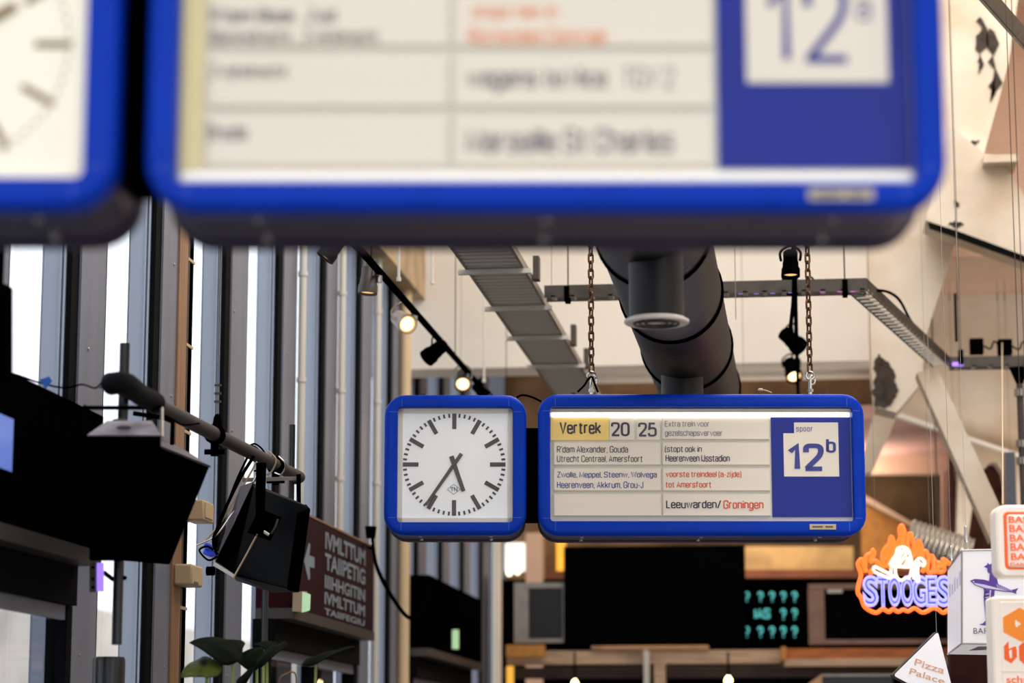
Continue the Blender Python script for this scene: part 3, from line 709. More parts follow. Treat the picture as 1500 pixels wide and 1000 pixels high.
rail2 = MB().box((at(1164, 405, 17).x - 0.016, 13.5, 5.0), (at(1164, 405, 17).x + 0.016, 24, 5.035)).build('track_rail', M_black)
for yy in (13.6, 18.7, 23.9): MB().tube([(at(1164, 405, 17).x, yy, 5.03), (at(1164, 405, 17).x, yy, 10.5)], .004, 5).build('hanger', M_black, rail2)
tag(rail2, 'thin black lighting track behind the chain over the blue track panel', 'track rail')
r2 = at(1164, 405, 17).x
g2 = 'black spotlights near the right chain'
spotlight(1158, 386, 13.9, 0.108, (0, -0.12, -1), 'black cylinder spotlight just under the large board, beside the chain', g2, False, M_black, 5.0, r2)
spotlight(1160, 498, 20.6, 0.16, (0.6, 0.45, -0.5), 'black spotlight tilted sideways, middle of three stacked beside the chain', g2, False, M_black, 5.0, r2)
spotlight(1160, 541, 22.6, 0.16, (0.2, -0.6, -0.75), 'black spotlight with warm glowing mouth, lowest of three beside the chain', g2, True, M_black, 5.0, r2)
cable('hanging_flex', [at(1163, 405, 18.4), at(1162, 440, 18.4), at(1159, 470, 18.4), at(1157, 492, 18.4)], 0.016, M_black, 'thick black flex dropping between the upper and middle spotlight by the chain')
# thin suspension wires
for i, (px, pt, pb, Y) in enumerate(((675, 330, 565, 23.5), (808, 330, 420, 18.8), (1078, 330, 468, 17.5), (1089, 330, 545, 23))):
    a, b = at(px, pb, Y), at(px, pt, Y)
    tag(MB().tube([a, (a.x, a.y, 10.5)], 0.003, 5).build('suspension_wire', M_galv),
        ('thin grey wire in front of the white beam between track and ladder', 'thin dark wire dropping to the narrow tray beside the wide ladder', 'thin dark wire close beside the black duct ending on the tray', 'thin pale wire a little right of the black duct reaching below the tray')[i], 'wire', 'thin suspension wires over the hall')
for i, (px, pb) in enumerate(((1399, 700), (1412, 765), (1464, 520), (1481, 700))):
    a = at(px, pb, 24.8)
    tag(MB().tube([a, (a.x, a.y, at(1400, 432, 25.6).z)], 0.003, 5).lathe([(0, 0.008), (0.08, 0.008)], (a.x, a.y, at(px, 440, 24.8).z), (0, 0, 1), 6).build('suspension_wire', M_galv),
        ('thin wire first right of the diagonal column edge', 'thin wire dropping to the white lightbox corner', 'thin wire passing beside the far driver box', 'thin wire at the far right beside the dark steel post')[i], 'wire', 'thin suspension wires by the diagonal column')
a = at(1401, 500, 21.7); tag(MB().tube([a, (a.x, a.y, at(1401, 430, 21.7).z)], 0.012, 6).build('threaded_rod', M_black), 'short black threaded rod standing on the tray by the column', 'rod')

# ------------------------------------------------------------------ window side: fascia panels, doors, poles, loudspeakers
FX = -3.9
def zAt(px, py, X): return atX(px, py, X).z
def fascia(y0, y1, name, label, m, cat):
    t = thing(name, label, cat, (FX - 0.15, (y0 + y1) / 2, 2.72))
    MB().box((FX - 0.28, y0, 2.74), (FX, y1, 3.5)).build('face_panel', m, t)
    MB().box((FX - 0.28, y0, 2.66), (FX + 0.012, y1, 2.74)).build('bottom_rail', mat('worn_grey_metal', '#4a4644', 0.45, metal=0.5), t)
    return t
zt_ = 3.5
big = fascia(6.0, 13.1, 'fascia_panel', 'long black panel over the near window door, below the loudspeakers', M_black, 'panel')
red = fascia(18.2, 21.75, 'direction_sign', 'maroon sign over a door with white arrow and rows of cut-up pale letters', M_maroon, 'sign')
MB().box((FX - 0.28, 18.2, 3.5), (FX + 0.006, 21.75, 3.515)).build('top_edge', M_brown, red)
blk = fascia(25.0, 29.2, 'fascia_panel', 'black panel over the far window door, below the clock', M_black, 'panel')
def on_face(pts, m, name, par):                        # flat mark on a sign face that looks along +x; pts are (y, z)
    return MB().prism([(FX + 0.001, a, b) for a, b in pts], (0.003, 0, 0)).build(name, m, par, smooth=0)
def fpt(px, py): p = atX(px, py, FX); return (p.y, p.z)
on_face([fpt(*q) for q in ((445, 822), (452, 795), (454, 797), (452.5, 813), (460, 816), (460, 832), (453, 830), (453.5, 848), (451, 849))], M_signtxt, 'arrow', red)
rr = random.Random(3)
ya, yb = fpt(476, 800)[0], fpt(535, 800)[0]
for rw, (zt, zb) in enumerate(((3.44, 3.30), (3.27, 3.13), (3.09, 2.98), (2.95, 2.85), (2.82, 2.765))):
    word = ('IVMLTTUM', 'TAIIPETIG', 'IIIHHGITIN', 'IVMLTTUM', 'TAIIFEGIU')[rw]
    vs, fs = text_geo(word, 0.03)
    ax = min(v[0] for v in vs); bx = max(v[0] for v in vs); ay = min(v[1] for v in vs); by = max(v[1] for v in vs)
    vv = [(FX + 0.003, ya + (v[0] - ax) / (bx - ax) * (yb - ya), zb + (v[1] - ay) / (by - ay) * (zt - zb)) for v in vs]
    MB().add(vv, fs).build('lettering', M_signtxt, red, smooth=0)
ex = thing('exit_sign', 'small exit sign with lit green face below the maroon sign', 'exit sign', P(432, 882, 18.4))
MB().hexa([P(429, 868, 18.4), P(443, 866, 18.1), P(442, 896, 18.1), P(428, 895, 18.4), P(436, 868, 18.8), P(450, 866, 18.5), P(449, 896, 18.5), P(435, 895, 18.8)]).build('housing', M_cream, ex)
MB().hexa([P(443, 866, 18.1), P(454, 870, 18.0), P(453, 894, 18.0), P(442, 897, 18.1), P(444, 867, 18.3), P(455, 871, 18.2), P(454, 893, 18.2), P(443, 896, 18.3)]).build('lit_face', M_exit, ex)
a = P(436, 868, 18.5); MB().tube([a, (a.x - 0.05, a.y + 0.05, 2.70)], 0.006, 6).build('bracket', M_black, ex)
# door frames and lintels under the panels
def doorset(y0, y1, n, base):
    d = struct(MB().box((FX - 0.30, y0, 2.44), (FX - 0.12, y1, 2.66)).build('door_%d' % base, M_find))
    w = (y1 - y0) / n
    for i in range(n + 1):
        y = y0 + w * i
        MB().box((FX - 0.28, y - 0.05, 0), (FX - 0.16, y + 0.05, 2.44)).build('door_post', M_find, d)
    for i in range(n):
        MB().box((FX - 0.235, y0 + w * i + 0.05, 0.0), (FX - 0.225, y0 + w * (i + 1) - 0.05, 2.44)).build('door_pane', G_pane, d)
        MB().box((FX - 0.20, y0 + w * i + 0.05, 2.36), (FX - 0.17, y0 + w * (i + 1) - 0.05, 2.44)).build('door_rail', M_fin, d)
doorset(6.0, 13.1, 4, 1); doorset(18.2, 21.75, 2, 2); doorset(25.0, 29.2, 2, 3)
# brown timber strip and slotted cable channel on the column face
s0, s1, s2 = atX(266, 600, XI + 0.05).y, atX(278.5, 600, XI + 0.05).y, atX(288, 600, XI + 0.05).y
st = thing('cable_channel', 'brown timber batten with dark slotted cable channel running up a window column', 'cable channel', (XI, s0, 0))
MB().box((XI + 0.001, s0, 0), (XI + 0.014, s1, 10.5)).build('batten', M_brown, st)
MB().box((XI + 0.001, s1, 0), (XI + 0.006, s2, 10.5)).build('channel_back', M_black, st)
MB().box((XI + 0.006, s1 + 0.02, 0), (XI + 0.012, s1 + 0.05, 10.5)).build('channel_cable', M_galvd, st)
for k in range(14):
    z = 2.0 + k * 0.6
    if z < 10.4: MB().box((XI + 0.006, s1, z), (XI + 0.016, s2, z + 0.02)).build('rung', M_cream, st)
# vertical conduits
for i, (px, lab) in enumerate(((441.5, 'white conduit pipe running up the window columns above the maroon sign, with dark joint'), (500, 'white conduit pipe running up the window columns left of the spotlights'), (553, 'pale conduit pipe beside the dark gap by the second spotlight'), (594, 'yellowed pipe running up behind the clock at the edge of the white beam'))):
    b = atX(px, 560, XI + 0.06)
    o = MB().tube([(XI + 0.06, b.y, 3.53 if i < 2 else 0), (XI + 0.06, b.y, 10.5)], 0.032 if i < 3 else 0.06, 12)
    for z in (3.9, 4.7, 5.6): o.lathe([(0, 0.04), (0.04, 0.04)], (XI + 0.06, b.y, z + 0.17 * i), (0, 0, 1), 12)
    tag(o.build('conduit_pipe', M_galvl if i < 3 else M_brown if False else mat('cream_pipe_paint', '#d2b892', 0.5)), lab, 'pipe', 'pipes running up the window columns')
b = at(728, 900, 31.0)
tag(MB().tube([(b.x, 31, 0), (b.x, 31, 5.5)], 0.06, 12).build('white_post', M_white), 'white post at the far end of the window wall beside the bar', 'post')
# long pipe carrying the loudspeakers
PX = -3.5
p0 = Vector((PX, atX(160, 562, PX).y, 3.50)); p1 = Vector((PX, atX(438.5, 695, PX).y, 3.545))
pipe = thing('speaker_pipe', 'brown black steel pipe carrying the loudspeakers along the window wall', 'pipe', p0)
MB().tube([p0, p1], 0.043, 16).build('pipe', mat('dark_brown_steel', '#2b2220', 0.65, metal=0.1), pipe)
MB().tube(smoothpath([P(163, 563, p0.y), P(172, 560, p0.y - .05), P(186, 562, p0.y), P(206, 578, p0.y + .3), P(228, 590, p0.y + .5)], 6), 0.054, 14).build('padded_end', mat('foam_black', '#121214', .9, spec=.1), pipe)
for px in (315, 405):
    c = atX(px, 625, PX); c = p0 + (p1 - p0) * ((c.y - p0.y) / (p1.y - p0.y))
    MB().lathe([(-0.035, 0.06), (0.035, 0.06)], c, (p1 - p0), 14).box(c + Vector((-0.02, -0.02, -0.13)), c + Vector((0.02, 0.02, -0.05))).box(c + Vector((-0.06, -0.012, -0.12)), c + Vector((0.06, 0.012, -0.09))).build('clamp', M_black, pipe)
c = p0 + (p1 - p0) * 0.55
cc = atX(318, 625, PX); ck = p0 + (p1 - p0) * ((cc.y - p0.y) / (p1.y - p0.y))
MB().tube([ck + Vector((0, 0, 0.05)), (ck.x, ck.y, 10.5)], 0.0035, 5).build('hanging_wire', M_galvd, pipe)
for k in range(3): MB().box(ck + Vector((-0.02, -0.008, 0.2 + 0.05 * k)), ck + Vector((0.02, 0.008, 0.212 + 0.05 * k))).build('wire_clip', M_galvd, pipe)
MB().lathe([(0, 0.03), (0.07, 0.022), (0.09, 0.01)], ck + Vector((0, 0, 0.04)), (0, 0, 1), 10).build('shackle', M_black, pipe)
def vpole(px, pyt, pyb, Y, r, name, label):
    a, b = at(px, pyt, Y), at(px - 1, pyb, Y)
    return tag(MB().tube([(a.x, Y, a.z), (a.x, Y, b.z)], r, 16).tube([(a.x, Y, 3.53), (PX, Y, 3.53)], .03, 8).build(name, M_blackg), label, 'pole')
vpole(183, 503, 944, atX(183, 560, PX - .067).y, 0.027, 'clamp_pole', 'short black vertical pole clamped to the pipe behind the square loudspeaker')
vpole(428, 622, 760, atX(428, 690, PX - .060).y, 0.024, 'clamp_pole', 'short dark vertical pole behind the tilted loudspeaker')
po = MB().tube([(at(388, 900, 17.3).x, 17.3, 0), (at(388, 900, 17.3).x, 17.3, at(388, 858, 17.3).z)], 0.024, 12)
tag(po.build('stand_pole', M_blackg), 'dark upright pole below the tilted loudspeaker', 'pole')
# square loudspeaker facing us, tilted down
def cab(pts8, name, m, par, bevel=0.012): return MB().hexa(pts8).build(name, m, par, bevel=bevel, smooth=0)
sp1 = thing('loudspeaker', 'square black loudspeaker hung from the pipe, its pale top plate showing', 'loudspeaker', P(183, 730, 12.2), 0, 'loudspeakers hung from the pipe')
dA, dB = 12.05, 12.4
cab([P(128, 637, dA), P(236, 637, dA), P(238, 822, dA + .3), P(130, 822, dA + .3), P(157, 617, dB), P(222, 617, dB), P(222, 800, dB + .35), P(157, 800, dB + .35)], 'cabinet', M_black, sp1)
cab([P(128, 636.5, dA - .005), P(236.5, 636.5, dA - .005), P(236.5, 638.5, dA), P(128, 638.5, dA), P(157, 616, dB), P(222, 616, dB), P(222, 618, dB), P(157, 618, dB)], 'top_plate', mat('lit_scuffed_grey_top', '#8f8a92', 0.5, var=0.4, scale=8), sp1, 0)  # light falling on the cabinet top put into a paler scuffed grey
for px, py, d, rx in ((182, 632, 12.15, 0.035), (176, 621.5, 12.42, 0.03)):
    e = [P(px + 11 * math.cos(a), py - .8 + 2.6 * math.sin(a), d + 0.0) for a in [2 * PI * k / 16 for k in range(16)]]
    MB().prism([q + Vector((0, -0.012, 0.014)) for q in e], (0, 0.004, 0.004)).build('scuffed_logo', M_ink, sp1, smooth=0)
yk = MB()
yk.tube([P(124, 597, 12.25), P(238, 597, 12.25)], 0.011, 8)
yk.build('yoke_bar', M_black, sp1)
MB().tube([P(237, 597, 12.25), P(237, 640, 12.1)], 0.009, 6).build('yoke_arm', M_galv, sp1)
MB().tube([P(124, 594, 12.25), P(124, 640, 12.1)], 0.009, 6).build('yoke_arm', M_black, sp1)
# wedge loudspeaker behind it
sp2 = thing('loudspeaker', 'black wedge loudspeaker hung behind the square one, leaning towards the hall', 'loudspeaker', P(250, 740, 13.2), 0, 'loudspeakers hung from the pipe')
cab([P(200, 640, 13.1), P(308, 683, 12.95), P(249, 828, 13.0), P(178, 822, 13.2), P(205, 635, 13.6), P(262, 655, 13.5), P(235, 800, 13.4), P(180, 800, 13.5)], 'cabinet', M_black, sp2)
cab([P(200, 639, 13.1), P(308.5, 682, 12.94), P(308, 685, 12.95), P(200, 642, 13.1), P(210, 632, 13.6), P(262, 653.5, 13.5), P(262, 656, 13.5), P(210, 635, 13.6)], 'top_plate', mat('lit_dark_scuffed_top', '#5c5458', 0.5, var=0.4, scale=8), sp2, 0)  # lit top face of the wedge painted as a greyer scuffed plate
MB().tube([P(240, 612, 13.2), P(253, 618, 13.2), P(252, 650, 13.1)], 0.013, 6).build('yoke_arm', M_black, sp2)
MB().tube([P(195, 605, 13.2), P(240, 612, 13.2)], 0.013, 6).build('yoke_bar', M_black, sp2)
# angled loudspeaker with blue connectors
sp3 = thing('loudspeaker', 'tilted black loudspeaker with side handle and blue plugs, in front of the maroon sign', 'loudspeaker', P(385, 790, 15.6), 0, 'loudspeakers hung from the pipe')
d0, d1 = 15.3, 15.95
cab([P(372, 712, d0), P(453, 742, d0 - .25), P(436, 868, d0 - .15), P(343, 842, d0 + .15), P(370, 707, d1), P(440, 736, d1 - .2), P(424, 850, d1), P(316, 822, d1)], 'cabinet', mat('black_speaker_cabinet', '#07090d', 0.7, spec=.12), sp3)
cab([P(436, 752, d0 - .27), P(455, 744, d0 - .3), P(438, 868, d0 - .2), P(420, 864, d0 - .17), P(434, 740, d1 - .3), P(450, 738, d1 - .3), P(436, 862, d1 - .2), P(420, 858, d1 - .2)], 'grille', M_black, sp3)
cab([P(315, 823, d0 + .1), P(343, 841, d0 + .05), P(342, 846, d0 + .05), P(312, 828, d0 + .1), P(316, 822, d1), P(343, 838, d1), P(342, 846, d1), P(312, 828, d1)], 'lower_bracket', M_galvl, sp3, 0)
cab([P(343, 843, d0 + .1), P(436, 866, d0 - .15), P(400, 868, d0), P(345, 850, d0 + .1), P(343, 840, d1), P(424, 850, d1), P(400, 866, d1), P(345, 850, d1)], 'base_plate', M_blackg, sp3, 0)
cab([P(352, 712, d0 + .05), P(371, 705, d0 + .0), P(341, 770, d0 + .1), P(315, 822, d0 + .15), P(356, 712, d1), P(372, 707, d1), P(345, 770, d1), P(316, 822, d1)], 'back_panel', mat('grey_scuffed_panel', '#69626c', 0.5, var=0.2), sp3, 0)
hd = d0 - 0.1
MB().prism([P(x, y, hd - .06) for x, y in ((380, 745), (412, 758), (396, 792), (362, 780))], FW * 0.03).build('handle_recess', M_black, sp3, smooth=0)
MB().tube(smoothpath([P(407, 760, hd - .1), P(404, 770, hd - .11), P(398, 781, hd - .1)], 4), 0.008, 6).build('handle_edge', M_galvd, sp3)
MB().tube([P(386, 778, hd - .1), P(394, 783, hd - .1)], 0.010, 6).build('handle_bolt', M_galvl, sp3)
MB().prism([P(x, y, d0 - .22) for x, y in ((375, 678), (389, 678), (386, 780), (374, 780))], FW * 0.05).build('yoke_arm', M_black, sp3, smooth=0)
MB().tube([P(377, 782, d0 - .16), P(361, 812, d0 - .05), P(342, 846, d0 - .02)], 0.006, 6).build('safety_edge', M_cream, sp3)
MB().prism([P(x, y, d1 - .25) for x, y in ((434, 695), (440, 694), (440, 740), (435, 742))], FW * 0.04).build('yoke_arm', M_black, sp3, smooth=0)
MB().prism([P(x, y, d1 - .2) for x, y in ((355, 700), (436, 698), (436, 703), (355, 706))], FW * 0.03).build('yoke_bar', M_galv, sp3, smooth=0)
for (x, y) in ((312, 803), (318, 812), (311, 812)):
    MB().lathe([(0, 0.02), (0.05, 0.02), (0.06, 0.014)], P(x, y, d0 + .15), (-1, -.1, 0.4), 12).build('plug', M_bluecon, sp3)
MB().lathe([(0, 0.03), (0.05, 0.03)], P(314, 836, d0 + .1), (-1, 0, 0), 10).build('knob', M_black, sp3)
# cables from the pipe to the speaker plugs
CG = 'cables looping from the pipe to the tilted loudspeaker'
cps = [([(372, 668), (352, 700), (330, 745), (318, 775), (316, 802)], M_black, .012, 'thick black cable looping down behind the tilted loudspeaker'),
       ([(376, 676), (360, 705), (336, 745), (318, 772), (296, 796)], M_cream, .007, 'pale cable looping down to the timber batten'),
       ([(384, 680), (362, 722), (340, 752), (316, 784), (288, 798)], M_chrome, .006, 'grey cable looping lowest to the timber batten'),
       ([(366, 662), (346, 705), (324, 762), (312, 790), (318, 812)], M_black, .009, 'black cable hanging closest to the speaker back panel'),
       ([(318, 815), (305, 820), (292, 806), (303, 800), (312, 805)], M_black, .007, 'short black cable curling round the blue plugs')]
for pts, m, r, lab in cps: cable('cable', [P(x, y, 15.35 + .02 * i) for i, (x, y) in enumerate(pts)], r, m, lab, 'cable', CG)
for i, pts in enumerate([[(362, 655), (374, 650), (388, 664), (384, 684), (372, 690)], [(392, 660), (404, 672), (398, 690), (388, 694), (392, 676)], [(408, 668), (418, 680), (412, 694), (402, 692)], [(355, 662), (365, 652), (380, 660), (396, 690), (412, 684)]]):
    cable('tangled_cable', [P(x, y, 15.9 + .05 * i) for x, y in pts], .006, (M_black, M_cream, M_chrome, M_black)[i], ('black cable end curled on the pipe over the tilted loudspeaker', 'cream cable end curled on the pipe over the tilted loudspeaker', 'grey cable end curled near the end of the pipe', 'black cable tangled along the pipe above the yoke bar')[i], 'cable', 'cable ends tangled on the pipe')
cable('thin_cable', [P(0, 543, 12.6), P(25, 549, 12.6), P(60, 561, 12.6), P(95, 568, 12.6), P(120, 563, 12.5), P(140, 568, 12.4), P(152, 556, 12.4), P(160, 550, 12.4), P(160, 560, 12.4), P(146, 568, 12.4)], .005, M_black, 'thin black cable sagging across the window to the pipe end')
tag(MB().hexa([P(58, 556, 12.58), P(72, 551, 12.58), P(76, 558, 12.58), P(66, 569, 12.58), P(59, 556, 12.60), P(73, 551, 12.60), P(77, 558, 12.60), P(67, 569, 12.60)]).build('tape_flag', M_bluetape), 'scrap of blue tape folded over the thin cable', 'tape')
cable('thin_cable', [P(238, 607, 12.8), P(252, 613, 12.9), P(268, 622, 13.1), P(292, 620, 13.4)], .005, M_black, 'thin black cable drooping under the pipe right of the square loudspeaker')
# bracket with violet lamp, bin lid, small boxes
vl = thing('clamp_lamp', 'small violet lit lamp on a grey bracket below the square loudspeaker', 'lamp', P(145, 845, 12.8))
cab([P(131, 823, 12.8), P(140, 823, 12.8), P(140, 867, 12.8), P(131, 867, 12.8), P(133, 824, 12.95), P(141, 824, 12.95), P(141, 866, 12.95), P(133, 866, 12.95)], 'bracket', M_galvd, vl, 0)
cab([P(142, 824, 12.82), P(152, 824, 12.82), P(152, 866, 12.82), P(142, 866, 12.82), P(143, 825, 12.95), P(152, 825, 12.95), P(152, 865, 12.95), P(143, 865, 12.95)], 'lamp_body', M_purple, vl, 0)
MB().tube([P(152, 838, 12.85), P(165, 848, 12.88), at(183, 846, atX(183, 560, PX - .067).y)], .012, 8).build('arm', M_black, vl)
for x, y in ((136, 831), (136, 848), (136, 860)): MB().lathe([(0, .008), (.008, .008)], P(x, y, 12.78), FW, 10).build('bolt', M_black, vl)
bn = at(160, 962, 13.2)
tag(MB().lathe([(0, .09), (bn.z - .02, .09), (bn.z, .085)], (bn.x, 13.2, 0), (0, 0, 1), 24).build('black_post', M_blackg), 'round black post standing at the bottom corner below the square loudspeaker', 'post')
dt = thing('detector_box', 'cream detector box on the timber batten lower than the loudspeakers', 'detector', (XI + .07, atX(282, 845, XI + .1).y, zAt(282, 845, XI + .1)))
y0, y1 = atX(273, 845, XI + .1).y, atX(289, 845, XI + .1).y
MB().box((XI + .012, y0, zAt(282, 859, XI + .1)), (XI + .14, y1, zAt(282, 828, XI + .1))).build('housing', M_cream, dt, bevel=.015)
MB().box((XI + .141, y0 + .05, zAt(282, 857, XI + .1)), (XI + .143, y0 + .16, zAt(282, 853, XI + .1))).build('vent', M_ink, dt)
jb = thing('junction_box', 'tan junction box on the timber batten beside the tilted loudspeaker cables', 'junction box', (XI + .07, atX(296, 750, XI + .1).y, zAt(296, 750, XI + .1)))
y0, y1 = atX(287, 750, XI + .1).y, atX(303, 750, XI + .1).y
MB().box((XI + .012, y0, zAt(296, 765, XI + .1)), (XI + .15, y1, zAt(296, 735, XI + .1))).build('housing', M_cream, jb, bevel=.01)
MB().box((XI + .15, y0 + .04, zAt(296, 760, XI + .1)), (XI + .158, y1 - .04, zAt(296, 739, XI + .1))).build('lid', M_cream, jb)
# dark object at the very left edge and screen glow
lf = thing('stage_light', 'black box lamp cut off by the picture edge above the long black panel', 'lamp', P(5, 500, 11.0))
cab([P(-40, 430, 10.6), P(19, 420, 10.7), P(19, 560, 10.7), P(-40, 556, 10.6), P(-40, 420, 11.1), P(10, 415, 11.1), P(10, 552, 11.1), P(-40, 552, 11.1)], 'housing', M_black, lf)
MB().tube([P(0, 425, 10.9), (P(0, 425, 10.9).x, P(0, 425, 10.9).y, 10.5)], .015, 8).build('stem', M_black, lf)
ts = thing('wall_screen', 'small screen showing pale blue, cut off by the picture edge on the black panel', 'screen', (FX + .03, atX(0, 650, FX).y, zAt(0, 650, FX)))
a0, a1 = atX(-60, 650, FX + .03).y, atX(18, 650, FX + .03).y
MB().box((FX + .002, a0 - .02, zAt(8, 696, FX)), (FX + .03, a1 + .02, zAt(8, 608, FX))).build('frame', M_black, ts)
MB().box((FX + .03, a0, zAt(8, 691, FX)), (FX + .033, a1, zAt(8, 613, FX))).build('picture', M_scrglow, ts)
# black cable swag by the clock
cable('swag_cable', [atX(545, 786, FX - .01), P(552, 830, 20.5), P(575, 875, 20.8), P(600, 905, 21), P(618, 890, 21.4), atX(634, 846, FX + .012)], .018, M_black, 'black cable swagging in a deep loop below the clock')
bb = thing('box_lamp', 'small dark lamp bracket at the corner of the maroon sign', 'lamp', P(546, 790, 20.6)); MB().lathe([(0, .04), (.1, .05)], P(543, 788, 20.6), (0, 0, 1), 12).build('head', M_black, bb)
MB().box(P(541, 800, 20.6), P(546, 806, 20.9)).build('foot', M_black, bb)
YX = atX(665, 935, FX + .02).y
ex2 = tag(fbox(660, 922, 671, 950, YX, .05).build('exit_sign', M_exit), 'tiny lit exit sign on the far black panel', 'exit sign')
# tan box along the wall head above the track
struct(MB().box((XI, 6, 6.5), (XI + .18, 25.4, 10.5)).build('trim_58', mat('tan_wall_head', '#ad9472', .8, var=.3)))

# ------------------------------------------------------------------ big-leaved plant
plc = P(385, 1120, 13.6)
plant = thing('potted_plant', 'tall plant with broad dark arrow-shaped leaves in front of the window wall', 'plant', (plc.x, plc.y, 0))
MB().lathe([(0, .18), (.03, .2), (.5, .26), (.52, .27), (.55, .27), (.55, .24), (.5, .23)], (plc.x, plc.y, 0), (0, 0, 1), 28).build('pot', M_char, plant)
MB().lathe([(.46, .01), (.5, .235)], (plc.x, plc.y, 0), (0, 0, 1), 20).build('soil', M_scar, plant)
def leaf(px, py, d, length, width, dirv, up, m, stem_at=None):
    c = P(px, py, d); dv = Vector(dirv).normalized(); u = Vector(up); u = (u - dv * u.dot(dv)).normalized(); s = dv.cross(u)
    top, bot = [], []
    N = 18; rows = 5; grid = []
    prof = []
    for i in range(N + 1):
        t = i / N; x = -0.42 + 1.0 * t                   # heart outline
        w = math.sin(PI * min(1, max(0, t)) ** 0.62) ** 0.85 if 0 < t < 1 else 0.0
        prof.append((x, w))
    vs = []; K = 8
    for x, w in prof:
        for k in range(-K, K + 1):
            v = k / K * w
            xs = x - (0.12 * (1 - abs(k / K)) * 0 if x > -0.3 else 0) + (0.13 * (1 - abs(v)) if x < -0.2 else 0) * max(0, (-0.2 - x)) * 4
            h = -0.16 * v * v + 0.05 * abs(v) - 0.10 * x * x * 1.5 + 0.012 * math.sin(14 * x + 6 * abs(v))
            vs.append(c + dv * xs * length + s * v * width / 2 + u * h * width)
    W = 2 * K + 1; fs = [(i * W + k, i * W + k + 1, (i + 1) * W + k + 1, (i + 1) * W + k) for i in range(N) for k in range(W - 1)]
    o = MB().add(vs, fs).build('leaf', m, plant, smooth=180)
    sm = o.modifiers.new('thickness', 'SOLIDIFY'); sm.thickness = 0.004
    root = Vector((plc.x + R.uniform(-.08, .08), plc.y + R.uniform(-.08, .08), .5))
    j = c - dv * length * .15 - u * 0.01
    MB().tube(smoothpath([root, root + (j - root) * .5 + Vector((R.uniform(-.05, .05), 0, .1)), j - Vector((0, 0, .25)) + (root - j) * .05, j], 8), [.014 - .007 * i / 24 for i in range(25)], 7).build('stem', M_stem, plant)
leaf(329, 944, 13.5, .34, .34, (-.95, -.2, .12), (-.05, -.45, .9), M_leaf)
leaf(296, 974, 13.4, .24, .24, (-.7, -.5, -.42), (-.35, -.75, .6), M_leafb)
leaf(396, 952, 13.6, .22, .24, (.75, -.4, .2), (.1, -.62, .8), M_leaf)
leaf(369, 962, 13.8, .18, .18, (-.9, .1, -.05), (0, -.75, .6), M_leaf)
leaf(390, 943, 14.0, .14, .15, (.5, .6, .2), (0, -.5, .8), M_leaf)
leaf(474, 957, 13.4, .34, .26, (.93, -.25, .22), (-.2, -.22, .95), M_leaf)
leaf(356, 992, 13.5, .18, .12, (.7, -.2, .55), (-.5, -.6, .6), M_leaf)
leaf(310, 967, 13.7, .18, .08, (.9, 0, -.2), (.2, -.4, .9), M_leaf)
cable('dry_stalk', [P(407, 1030, 13.5), P(409, 998, 13.5), P(416, 988, 13.5), P(433, 987, 13.5), P(434, 1030, 13.5)], .005, M_brown, 'dry brown stalk bent over among the leaf stems', 'stalk')

# ------------------------------------------------------------------ concrete structure at the right
def jagged(pts, n=5, amp=.16):
    out = []
    for i, p in enumerate(pts):
        a, b = Vector(p), Vector(pts[(i + 1) % len(pts)]); d = b - a; m = Vector((-d.y, d.x))
        for k in range(n):
            t = k / n; out.append(tuple(a + d * t + m * (R.uniform(-amp, amp) if k else 0)))
    return out
def pl(name, pts, Y, depth, m, parent=None): 
    if name == 'plaster_scar': pts = jagged(pts)
    o = MB().prism([at(x, y, Y) for x, y in pts], (0, depth, 0)).build(name, m, parent, smooth=0)
    return o if parent else struct(o)
col_ = pl('wall_column', [(1268, 240), (1300, -120), (1508, -120), (1478, 90), (1440, 230), (1356, 492), (1350, 560), (1313, 604), (1282, 596), (1276, 540)], 23.0, .5, M_plast)
pl('trim_42', [(1356, 322), (1388, 180), (1442, 225), (1456, 226), (1470, 240), (1530, 330), (1530, 388), (1500, 374), (1400, 338)], 22.3, .6, M_plast)
pl('trim_43', [(1440, 226), (1490, 226), (1491, 236), (1441, 238)], 22.1, .5, M_plast)
lip = pl('trim_44', [(1360, 325), (1400, 337), (1500, 374), (1530, 386), (1530, 392), (1500, 380), (1400, 344), (1362, 331)], 22.15, .12, M_find)
pl('wall_recess', [(1340, 430), (2100, 420), (2100, 872), (1500, 667), (1490, 664), (1313, 604), (1330, 500)], 25.6, .4, M_plast)
pl('wall_recess_upper', [(1340, -160), (2100, -160), (2100, 436), (1330, 436)], 28.4, .3, M_pink)
struct(MB().box((at(1330, 430, 25.6).x, 23.6, at(1400, 432, 25.6).z), (at(2100, 430, 25.6).x, 28.6, at(1400, 432, 25.6).z + .1)).build('trim_45', M_pink))
sc = pl('plaster_scar', [(1281, 534), (1286, 518), (1296, 527), (1304, 534), (1312, 548), (1311, 560), (1317, 570), (1311, 582), (1305, 592), (1296, 598), (1288, 594), (1281, 596), (1279, 560)], 22.985, .014, M_scar, col_)
for pts in ([(1435, 24), (1440, 30), (1440, 90), (1436, 108), (1432, 90), (1430, 60)], [(1396, 224), (1404, 220), (1406, 227), (1399, 231)], [(1390, 219), (1412, 214), (1434, 204), (1434, 207), (1412, 218), (1390, 224)], [(1398, 294), (1405, 296), (1404, 303), (1399, 301)],
            [(1388, 330), (1398, 322), (1412, 328), (1404, 333)], [(1450, 40), (1456, 45), (1454, 140), (1450, 150), (1447, 90)]):
    pl('plaster_scar', pts, 22.985 if pts[0][1] < 225 or pts[0][0] > 1430 else 22.29, .012, M_scar, col_)
pl('trim_46', [(1343, 546), (1371, 536), (1478, 770), (1452, 792)], 22.0, .35, M_plast)
